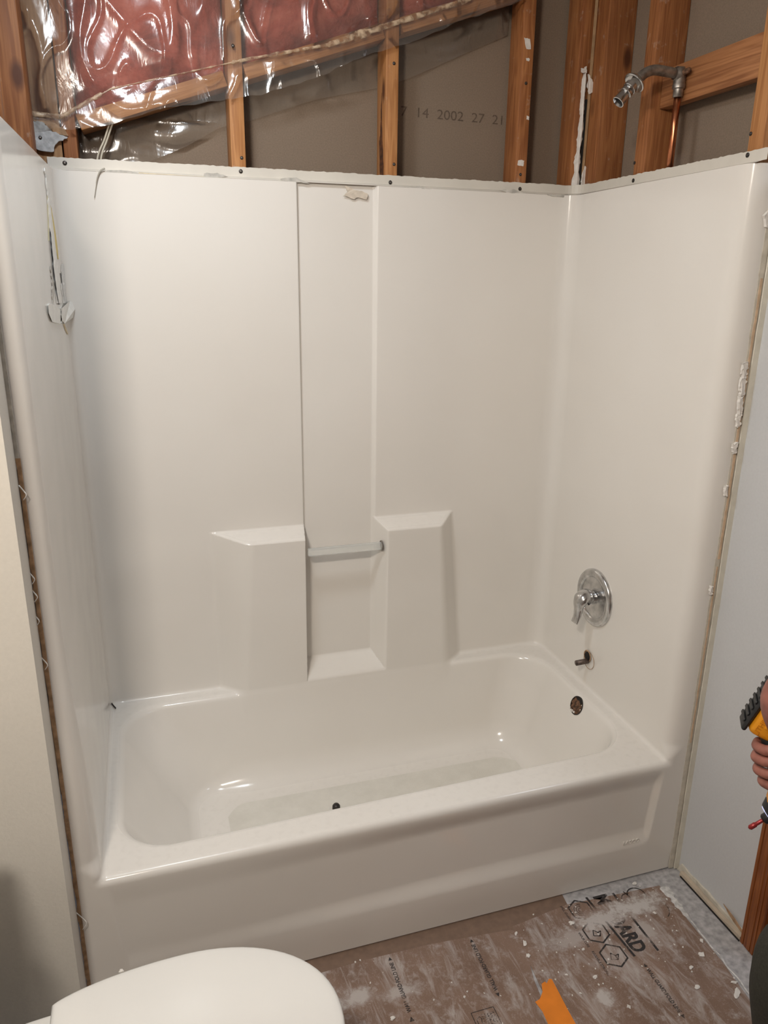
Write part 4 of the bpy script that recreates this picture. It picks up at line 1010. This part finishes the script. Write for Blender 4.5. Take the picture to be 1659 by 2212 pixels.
for i, (hx, hy) in enumerate(((1.176, -0.056), (1.174, -0.130), (1.177, -0.204))):
    hxg = hexa(hx, hy, 0.036, 0.0048, psR, ZP)
    if i == 0:
        for k in range(3):
            V, Fc = [], []; n = 18; r = 0.006 + k * 0.006
            for q in range(n + 1):
                th = 1.2 + 3.6 * q / n; V += [(hx + r * math.cos(th), hy + r * math.sin(th), ZP), (hx + (r + .0018) * math.cos(th), hy + (r + .0018) * math.sin(th), ZP)]
            for q in range(n): Fc.append((2 * q, 2 * q + 2, 2 * q + 3, 2 * q + 1))
            mesh('printed_drop_ring', V, Fc, INK, hxg)
    else:
        for (a, b) in (((-.012, -.008), (.004, -.014)), ((.004, -.014), (.014, .0)), ((-.012, -.008), (-.004, .008)), ((-.004, .008), (.004, -.002)), ((.004, -.002), (.014, .0)), ((.004, -.014), (.004, -.002))):
            line('printed_leaf_line', (hx + a[0], hy + a[1]), (hx + b[0], hy + b[1]), 0.0025, ZP, hxg)
T = put_text('printed_caption', 'SPILL GUARD TECH', 0.009, Matrix.Translation((1.128, -0.03, ZP)) @ ROT_DN, INK, psR, off=0.0002); fit(T, 1, -0.105, -0.028)
T = put_text('printed_caption', 'VAPOR CURE', 0.009, Matrix.Translation((1.128, -0.03, ZP)) @ ROT_DN, INK, psR, off=0.0002); fit(T, 1, -0.165, -0.118)
T = put_text('printed_caption', 'REUSABLE STRONG', 0.009, Matrix.Translation((1.130, -0.03, ZP)) @ ROT_DN, INK, psR, off=0.0002); fit(T, 1, -0.250, -0.178)
# curled horn emblem
def curl(cx, cy, r0_, r1_, a0_, a1_, w, par):
    V, Fc = [], []; n = 36
    for q in range(n + 1):
        s = q / n; th = a0_ + (a1_ - a0_) * s; r = r0_ + (r1_ - r0_) * s
        V += [(cx + r * math.cos(th), cy + r * math.sin(th), ZP), (cx + (r + w) * math.cos(th), cy + (r + w) * math.sin(th), ZP)]
    for q in range(n): Fc.append((2 * q, 2 * q + 2, 2 * q + 3, 2 * q + 1))
    return mesh('printed_emblem_curl', V, Fc, INK, par)
curl(1.352, -0.056, 0.026, 0.020, 2.9, -1.2, 0.0030, psR); curl(1.322, -0.060, 0.015, 0.022, 1.0, 5.2, 0.0028, psR); curl(1.345, -0.085, 0.010, 0.022, 0.2, 5.0, 0.0022, psR)
curl(1.372, -0.110, 0.030, 0.034, 1.2, -1.2, 0.0020, psR)
line('printed_emblem_stem', (1.322, -0.034), (1.330, -0.062), 0.0035, ZP, psR)
# boxed stamp at the bottom edge of the photo
bx0, by0 = 0.772, -0.245
for a, b in (((0.772, -0.243), (0.828, -0.243)), ((0.772, -0.243), (0.772, -0.33)), ((0.828, -0.243), (0.828, -0.33)), ((0.772, -0.33), (0.828, -0.33))): line('printed_stamp_frame', a, b, 0.0018, ZPL, psL)
for k in range(5):
    T = put_text('printed_stamp_text', ['RECYCLED', 'MADE IN USA', 'PAPER', 'PLEASE', 'RECYCLE'][k], 0.0065, Matrix.Translation((0.796 + k * 0.007, -0.30, ZPL)) @ ROT_UP, INK, psL); fit(T, 1, -0.305, -0.252)
for a, b in (((.778, -.262), (.786, -.256)), ((.786, -.256), (.790, -.262)), ((.790, -.262), (.787, -.270)), ((.787, -.270), (.791, -.278)), ((.791, -.278), (.784, -.284)), ((.784, -.284), (.778, -.276)), ((.778, -.276), (.778, -.262))): line('printed_hand_outline', a, b, 0.0018, ZPL, psL)
# orange tape over the seam
tp = [on(x, y, 2, 0.004) for x, y in [(1170, 2125), (1177, 2120), (1181, 2124), (1186, 2114), (1192, 2115), (1208, 2145), (1226, 2180), (1244, 2212), (1262, 2250), (1225, 2262), (1184, 2212), (1172, 2185), (1156, 2164), (1166, 2158), (1172, 2142)]]
bm = bmesh.new(); tv = [bm.verts.new((p.x, p.y, 0.0034)) for p in tp]; fc = bm.faces.new(tv)
rr_ = bmesh.ops.extrude_face_region(bm, geom=[fc]); bmesh.ops.translate(bm, vec=(0, 0, 0.0006), verts=[v for v in rr_['geom'] if isinstance(v, bmesh.types.BMVert)]); bmesh.ops.recalc_face_normals(bm, faces=bm.faces)
bmobj('orange_tape', bm, TAPE, label='torn strip of orange tape across the seam of the floor papers', cat='tape')

# plaster crumbs
def chip(p, sx, sy, sz, rz, label=None, group='plaster crumbs on the floor paper', name='plaster_chip', cat='plaster chip'):
    sx *= 0.78; sy *= 0.72
    bm = bmesh.new(); bmesh.ops.create_icosphere(bm, subdivisions=2, radius=1.0)
    sd = random.uniform(0, 99)
    for v in bm.verts:
        k = 1 + 0.9 * mnoise.noise(v.co * 1.6 + Vector((sd, sd, 0)))
        v.co = Vector((v.co.x * sx * k, v.co.y * sy * k, max(v.co.z, -0.6) * sz * (0.8 + 0.4 * mnoise.noise(v.co * 2 + Vector((sd, 0, 0))))))
    mz = min(v.co.z for v in bm.verts)
    for v in bm.verts: v.co.z -= mz
    o = bmobj(name, bm, GYP, None, loc=p, label=label, cat=cat, group=group); o.rotation_euler = (0, 0, rz); return o
big = [(1371, 1908, .010, .006, 'pale chip lying against the apron at the right corner', 40), (1235, 1993, .009, .007, 'white chip beside the hexagon marks', 10), (1285, 2110, .008, .005, 'white chip between the caption and the orange tape', 0),
       (1515, 2061, .010, .008, 'white chip with a dark edge near the door casing', 0), (1493, 2090, .009, .005, 'narrow white chip left of the fold line end', 0), (1506, 2132, .010, .006, 'white curled chip in the lower right of the paper', 0),
       (1592, 2146, .020, .008, 'largest elongated plaster chip beside the trouser leg', 0), (1134, 2037, .006, .011, 'tall white chip on the seam of the papers, upper', 0), (1141, 2064, .006, .009, 'white chip on the seam of the papers, lower', 0),
       (1115, 2016, .008, .004, 'small white chip at the top of the paper seam', 0), (1516, 2032, .008, .005, 'white chip halfway along the right edge tape', 0), (1586, 2122, .010, .005, 'small flat chip just above the largest one', 0), (1358, 2174, .005, .006, 'round white crumb below the powder patch', 0),
       (1260, 2050, .006, .004, 'white crumb left of the lowest hexagon', 0), (1414, 1972, .006, .004, 'pinkish crumb right of the powder spill', 0), (848, 2200, .006, .009, 'oval curl of plaster at the bottom left by the toilet', 0)]
for (x, y, sx, sy, d, _) in big:
    p = on(x, y, 2, 0.0032); chip((p.x, p.y, 0.0030 if p.x < 0.96 else 0.0016), sx, sy, 0.0030, random.uniform(-1.2, 1.2), label=d)
for i in range(120):
    for _ in range(20):
        x = random.uniform(0.98, 1.43) if random.random() < .85 else random.uniform(0.55, 0.97); y = -abs(random.gauss(0.12, 0.11)) - 0.03
        if y > -0.42: break
    s = random.uniform(0.0009, 0.0030)
    chip((x, y, 0.0030 if x < 0.96 else 0.0016), s * random.uniform(.8, 1.6), s, s * .7, random.uniform(0, 3), label='tiny white plaster crumb on the brown paper left of the seam' if x < 0.97 else 'tiny white plaster crumb on the bold-printed half of the paper near the apron' if (y > -0.14) else 'tiny white plaster crumb right of the orange tape, away from the apron',
         group='crumbs left of the paper seam' if x < 0.97 else 'crumbs near the apron' if y > -0.14 else 'crumbs right of the orange tape')
# chalky ridge of filler along the right edge of the paper
V, Fc = [], []; n = 70
for i in range(n + 1):
    y = -0.052 - 0.34 * i / n; x = 1.440 - 0.015 * i / n + 0.006 * mnoise.noise(Vector((y * 30, 1, 1))); wd = (0.015 * max(0.12, 1 - 2.2 * i / n)) * (1 + 1.2 * mnoise.noise(Vector((y * 70, 2, 2))))
    wd = max(wd, 0.002)
    for k in range(5):
        th = math.pi * k / 4; V.append((x - wd * math.cos(th), y, 0.0016 + (0.0014 + .001 * mnoise.noise(Vector((y * 90, k, 1)))) * math.sin(th)))
for i in range(n):
    for k in range(4): Fc.append((i * 5 + k, (i + 1) * 5 + k, (i + 1) * 5 + k + 1, i * 5 + k + 1))
mesh('filler_ridge', V, Fc, simple('chalk_filler', (0.58, 0.57, 0.56), .9, noise=.3, scale=90, bmp=.8), None, label='chalky ridge of filler crumbs along the right edge of the floor paper', cat='plaster ridge')

# ================================================================== TOILET
TZ = 0.43; ty = -0.478
def egg(s, grow=0.0, hx=-0.062, tip=0.408, hw=0.181, zed=0.0):
    """outline point of lid, s in 0..1 round from the hinge"""
    pts = []
    return pts
def egg_outline(hx, tip, hwb, hw, n=72):
    """closed outline in XY; straight hinge edge at hx, widest near 45 %, rounded tip"""
    L = tip - hx; out = []
    m_ = n // 2
    xs = [hx + L * (1 - math.cos(math.pi * i / (2 * 1.0) / m_ * 1.0)) for i in range(m_ + 1)]
    for i in range(m_ + 1):
        th = math.pi * (1 - i / m_)                     # pi..0
        xc = hx + L * 0.47
        if math.cos(th) < 0: x = xc + (xc - hx) * math.cos(th) * 1.0
        else: x = xc + (tip - xc) * math.cos(th)
        if math.cos(th) < 0:
            q = (xc - x) / (xc - hx); y = hwb + (hw - hwb) * (1 - q ** 2.0) ** 0.75
        else: y = hw * abs(math.sin(th)) ** 0.92
        out.append((x, y))
    return [(x, ty + y) for x, y in out] + [(x, ty - y) for x, y in out[::-1][1:]]
def loft(name, rings, mat, parent, cap0=True, cap1=True):
    n = len(rings[0]); V = [p for r in rings for p in r]; Fc = []
    for i in range(len(rings) - 1):
        for k in range(n): Fc.append((i * n + k, i * n + (k + 1) % n, (i + 1) * n + (k + 1) % n, (i + 1) * n + k))
    if cap0: Fc.append(tuple(range(n))[::-1])
    if cap1: Fc.append(tuple((len(rings) - 1) * n + k for k in range(n)))
    bm = bmesh.new(); vs = [bm.verts.new(v) for v in V]
    for f in Fc:
        try: bm.faces.new([vs[i] for i in f])
        except Exception: pass
    bmesh.ops.remove_doubles(bm, verts=bm.verts, dist=1e-6); bmesh.ops.recalc_face_normals(bm, faces=bm.faces)
    return bmobj(name, bm, mat, parent, smooth=True, angle=0.8)
def scl(poly, f, dz, z):
    cx = 0.17; return [(cx + (x - cx) * f, ty + (y - ty) * f, z) for x, y in poly]
TO = empty('toilet', (0.1, ty, 0.0), label='white toilet with its lid closed, at the lower left of the photo', cat='toilet')
EO = egg_outline(-0.062, 0.408, 0.146, 0.185)
rings = [scl(EO, 0.985, 0, TZ - 0.020), scl(EO, 0.998, 0, TZ - 0.017), scl(EO, 1.0, 0, TZ - 0.010), scl(EO, 0.997, 0, TZ - 0.005), scl(EO, 0.985, 0, TZ - 0.0015)]
for f, dz in ((0.965, 0.0003), (0.93, 0.0016), (0.85, 0.0035), (0.7, 0.0055), (0.5, 0.0070), (0.3, 0.0078), (0.12, 0.008)): rings.append(scl(EO, f, 0, TZ + dz))
lid = loft('lid', rings, CERAM, TO)
ES = egg_outline(-0.058, 0.403, 0.150, 0.181)
def seat():
    inner = egg_outline(0.03, 0.345, 0.08, 0.118)
    r = [scl(ES, .985, 0, TZ - 0.043), scl(ES, 1.0, 0, TZ - 0.038), scl(ES, 1.0, 0, TZ - 0.028), scl(ES, .985, 0, TZ - 0.0225), [(x, y, TZ - 0.0225) for x, y in inner], [(x, y, TZ - 0.043) for x, y in inner]]
    return loft('seat', r, CERAM, TO, False, False)
seat()
EB = egg_outline(-0.12, 0.398, 0.165, 0.176)
def ring_b(fx, fy, z, dx=0.0): return [(0.10 + dx + (x - 0.10) * fx, ty + (y - ty) * fy, z) for x, y in EB]
loft('bowl', [ring_b(.96, .96, TZ - 0.048), ring_b(1, 1, TZ - 0.052), ring_b(1.0, 1.0, TZ - 0.068), ring_b(.96, .95, TZ - 0.10), ring_b(.86, .82, 0.24, -0.01), ring_b(.74, .64, 0.15, -0.03), ring_b(.70, .58, 0.08, -0.04), ring_b(.74, .62, 0.03, -0.04), ring_b(.76, .66, 0.004, -0.04)], CHINA, TO)
bmobj('rear_deck', box_bm((-0.30, ty - 0.165, 0.10), (-0.045, ty + 0.155, TZ - 0.047), 0.03, 5), CHINA, TO, smooth=True, angle=0.9)
bmobj('tank', box_bm((-0.335, ty - 0.21, TZ - 0.047), (-0.165, ty + 0.21, 0.74), 0.03, 5), CHINA, TO, smooth=True, angle=0.9)
bmobj('tank_lid', box_bm((-0.345, ty - 0.22, 0.742), (-0.155, ty + 0.22, 0.775), 0.012, 4), CHINA, TO, smooth=True, angle=0.9)
for s in (-1, 1): bmobj('hinge', box_bm((-0.095, ty + s * 0.075 - 0.02, TZ - 0.047), (-0.058, ty + s * 0.075 + 0.02, TZ - 0.012), 0.006, 3), CERAM, TO, smooth=True, angle=0.9)
tube('flush_lever', [(-0.158, ty + 0.13, 0.69), (-0.145, ty + 0.13, 0.69), (-0.140, ty + 0.09, 0.685), (-0.140, ty + 0.04, 0.68)], 0.006, CHROME, TO, n=10)
p = on(262, 2091, 2, TZ + 0.002); chip((p.x, p.y - 0.004, TZ - 0.003), 0.005, 0.004, 0.004, 0.3, label='small plaster crumb sitting on the edge of the toilet lid', group=None, name='plaster_crumb')

# ================================================================== PERSON IN THE DOORWAY
def skin_obj(name, chains, mat, parent, sub=2):
    """chains: list of (points, radii, link index or None); one mesh, skin modifier"""
    V, E, R, roots = [], [], [], []
    for pts, rad, link in chains:
        i0 = len(V)
        for p_, r_ in zip(pts, rad): V.append(p_); R.append(r_)
        for i in range(len(pts) - 1): E.append((i0 + i, i0 + i + 1))
        if link is not None: E.append((link, i0))
        else: roots.append(i0)
    me = bpy.data.meshes.new(name); me.from_pydata([tuple(v) for v in V], E, [])
    o = bpy.data.objects.new(name, me); COL.objects.link(o)
    o.parent = parent; o.matrix_parent_inverse = Matrix.Translation(-Vector(parent.location))
    sk = o.modifiers.new('skin', 'SKIN'); sk.use_smooth_shade = True
    lay = me.skin_vertices[0].data
    for i, r_ in enumerate(R):
        lay[i].radius = r_ if hasattr(r_, '__len__') else (r_, r_); lay[i].use_root = i in roots
    ss = o.modifiers.new('sub', 'SUBSURF'); ss.levels = sub; ss.render_levels = sub
    dg = bpy.context.evaluated_depsgraph_get(); nm = bpy.data.meshes.new_from_object(o.evaluated_get(dg))
    o.modifiers.clear(); o.data = nm; nm.materials.clear(); nm.materials.append(mat)
    nm.polygons.foreach_set('use_smooth', [True] * len(nm.polygons))
    return o
PE = empty('person', (1.60, -0.80, 0.0), label='person in dark olive work trousers crouching in the doorway, holding a yellow drill', cat='person')
hand = on(1668, 1625, 2, 0.80)
pel = Vector((1.62, -0.82, 0.34)); chest = Vector((1.56, -0.80, 0.72)); neck = Vector((1.52, -0.79, 0.90)); head = Vector((1.47, -0.78, 1.01))
kneeA = Vector((1.172, -0.656, 0.480)); ankA = Vector((1.232, -0.684, 0.10)); kneeB = Vector((1.34, -1.02, 0.46)); ankB = Vector((1.40, -0.99, 0.09))
shR = Vector((1.55, -0.60, 0.84)); elR = on(1850, 1340, 2, 1.08); shR = Vector((1.60, -0.62, 0.86)); wrR = on(1678, 1520, 2, 0.935)
shL = Vector((1.52, -0.99, 0.84)); elL = Vector((1.40, -1.05, 0.62)); wrL = Vector((1.28, -0.98, 0.52))
ch = [([pel, pel.lerp(chest, .5), chest, neck, head - Vector((-.01, 0, .03)), head + Vector((-.015, 0, .05)), head + Vector((0, 0, .10))], [.13, .13, .135, .055, .075, .085, .06], None)]
ch.append(([shR, shR.lerp(elR, .5), elR, elR.lerp(wrR, .5), wrR], [.055, .045, .043, .043, .038], 2))
ch.append(([shL, shL.lerp(elL, .5), elL, elL.lerp(wrL, .5), wrL, wrL + Vector((-.05, .02, -.02)), wrL + Vector((-.09, .03, -.04))], [.055, .045, .04, .036, .027, (.038, .018), (.030, .014)], 2))
ch.append(([pel + Vector((-.05, .09, 0)), kneeA, ankA, ankA + Vector((-.10, .03, -.04))], [.085, .052, .036, .035], 0))
ch.append(([pel + Vector((-.05, -.09, 0)), kneeB, ankB, ankB + Vector((-.10, -.02, -.04))], [.085, .052, .036, .035], 0))
# right hand: palm then four fingers and a thumb closed round the drill handle
gx = Vector((-0.20, 0.28, 0.94)).normalized()                     # handle axis pointing up to the battery
hcen = Vector((1.196, -0.537, 0.800))                              # centre of the grip
cam_dir = (CAM - hcen).normalized(); side = gx.cross(cam_dir).normalized(); outw = side.cross(gx).normalized()   # side: screen right or left
if side.dot(RT) < 0: side = -side
if outw.dot(cam_dir) < 0: outw = -outw
knk = [hcen + outw * 0.030 + side * 0.008 + gx * d for d in (-0.036, -0.013, 0.010, 0.032)]
palm = hcen + side * 0.036 + outw * 0.012 + gx * 0.012
i_palm = sum(len(c_[0]) for c_ in ch)
ch.append(([wrR.lerp(palm, .45), palm], [(.030, .024), (.034, .022)], i_palm - 0 and None))
ch[-1] = ([wrR.lerp(palm, .45), palm], [.034, .034], sum(len(c_[0]) for c_ in ch[:1]) + 4)
ip = sum(len(c_[0]) for c_ in ch[:-1]) + 1
for k_i, (d, L) in enumerate(((-0.036, .95), (-0.013, 1.05), (0.010, 1.0), (0.031, .82))):
    b0 = palm + gx * (d - 0.012 + 0.012) * 0.9 - gx * 0.010 + outw * 0.006
    k1 = hcen + outw * 0.036 + side * 0.020 + gx * d
    k2 = hcen + outw * 0.036 - side * 0.016 * L + gx * (d - 0.002)
    k3 = hcen + outw * 0.010 - side * 0.036 * L + gx * (d - 0.003)
    k4 = hcen - outw * 0.016 - side * 0.026 * L + gx * (d - 0.003)
    ch.append(([b0, k1, k2, k3, k4], [.0105, .0112, .0105, .0095, .0085], ip))
ch.append(([palm + outw * 0.005 - gx * 0.030, hcen + side * 0.022 - outw * 0.020 - gx * 0.052, hcen - side * 0.004 - outw * 0.034 - gx * 0.056, hcen - side * 0.026 - outw * 0.030 - gx * 0.050], [.014, .0125, .0115, .0100], ip))
body = skin_obj('body', ch, SKIN, PE)
# face
for nm_, off, r_ in (('nose', (-.105, 0, .02), .012), ('ear', (0, .083, .03), .014), ('ear', (0, -.083, .03), .014)):
    bm = bmesh.new(); bmesh.ops.create_icosphere(bm, subdivisions=2, radius=r_, matrix=Matrix.Translation(head + Vector(off))); bmobj(nm_, bm, SKIN, PE, smooth=True)
skin_obj('shirt', [([pel + Vector((0, 0, .02)), pel.lerp(chest, .5), chest, chest.lerp(neck, .55)], [.148, .148, .152, .09], None), ([shR, shR.lerp(elR, .55)], [.066, .058], 2), ([shL, shL.lerp(elL, .55)], [.066, .058], 2)], SHIRT, PE)
skin_obj('trousers', [([pel + Vector((0, 0, .06)), pel + Vector((0, 0, -.02))], [.150, .150], None), ([pel + Vector((-.06, .09, 0)), (pel + Vector((-.06, .09, 0))).lerp(kneeA, .5), kneeA + Vector((.012, 0, .012)), kneeA + Vector((.006, -.004, -.05)), kneeA.lerp(ankA, .5), ankA + Vector((0, 0, .01))], [.10, .092, .072, .070, .064, .062], 1),
                      ([pel + Vector((-.06, -.09, 0)), (pel + Vector((-.06, -.09, 0))).lerp(kneeB, .5), kneeB, kneeB.lerp(ankB, .5), ankB], [.10, .09, .076, .066, .062], 1)], TROUS, PE)
skin_obj('hair', [([head + Vector((.04, 0, .02)), head + Vector((.02, 0, .075)), head + Vector((-.03, 0, .10))], [.075, .085, .06], None)], HAIR, PE)
for a_ in (ankA, ankB):
    skin_obj('boot', [([a_ + Vector((.05, 0, -.045)), a_ + Vector((0, 0, -.035)), a_ + Vector((-.10, .01, -.05)), a_ + Vector((-.16, .015, -.055))], [.038, .045, .036, .028], None)], BLK, PE)

# impact driver held by the hand
DR = empty('cordless_drill', hcen, label='yellow and black cordless impact driver held in a dusty hand', cat='drill')
M = Matrix((side, outw, gx)).transposed().to_4x4(); M.translation = hcen                 # local: x screen right, y to camera, z to battery
def local(name, bm, mat, par=DR, **k):
    bm.transform(M); return bmobj(name, bm, mat, par, smooth=True, angle=0.7, **k)
local('handle', box_bm((-.019, -.016, -.075), (.019, .016, .070), .010, 3), BLK)
def battery():
    # the pack points off to screen left, slanting down from the handle's upper end
    B = Matrix.Translation((0.026, -0.014, 0.086)) @ Matrix.Rotation(-0.85, 4, 'Y')
    bm = box_bm((-.062, -.034, -.016), (.050, .034, .032), .012, 3); bm.transform(B); bt = local('battery', bm, YEL)
    bm = box_bm((-.064, -.020, .0325), (.052, .032, .042), .005, 3); bm.transform(B); local('battery_cover', bm, BLK, bt)
    for i in range(7):
        bm = box_bm((-.050 + i * .013, -.015, .0425), (-.043 + i * .013, .028, .0455), .0012, 1); bm.transform(B); local('battery_rib', bm, BLK, bt)
    bm = box_bm((-.040, .030, .004), (-.012, .0365, .012), .002, 2); bm.transform(B); local('battery_latch', bm, YEL, bt)
    bm = box_bm((-.004, -.033, -.016), (.030, .0352, -.002), .006, 2); bm.transform(B); local('grip_foot', bm, BLK, bt)
    me = text_mesh('LITHIUM ION', 0.0125, ext=0.0005); 
    TM = M @ B @ Matrix.Translation((-0.058, 0.0343, 0.014)) @ Matrix(((1, 0, 0, 0), (0, 0, 1, 0), (0, 1, 0, 0), (0, 0, 0, 1)))
    me.transform(TM); me.materials.clear(); me.materials.append(simple('darker_yellow', (0.55, 0.19, 0.006), .5))
    o = bpy.data.objects.new('battery_lettering', me); COL.objects.link(o); o.parent = bt
battery()
bm = box_bm((-.033, -.030, -.125), (.085, .030, -.064), .020, 4); local('motor_housing', bm, YEL)
hd0 = Vector((-.008, 0, -.098)); hdir = Vector((-0.86, 0.10, -0.42)).normalized()
def ll(name, prof, o_, ax, mat, par=DR, n=28):
    return lathe(name, prof, M @ o_, M.to_3x3() @ ax, mat, par, n=n)
ll('gear_nose', [(0.028, -0.030), (0.028, 0.0), (0.026, 0.016), (0.020, 0.028), (0.0, 0.029)], hd0, hdir, TGREY)
ll('nose_bumper', [(0.0292, 0.006), (0.0292, 0.014), (0.0225, 0.027), (0.0205, 0.027)], hd0, hdir, BLK)
ll('led_ring', [(0.0195, 0.0295), (0.014, 0.0305), (0.012, 0.0300)], hd0, hdir, LED)
ll('collet', [(0.0095, 0.028), (0.0095, 0.040), (0.007, 0.043), (0.0, 0.043)], hd0, hdir, SCREW)
ll('driver_bit', [(0.0034, 0.042), (0.0034, 0.058), (0.0045, 0.059), (0.0045, 0.070), (0.002, 0.073), (0, 0.073)], hd0, hdir, simple('red_bit', (0.30, 0.03, 0.03), .35, .4))
print('OBJECTS', len(bpy.data.objects))
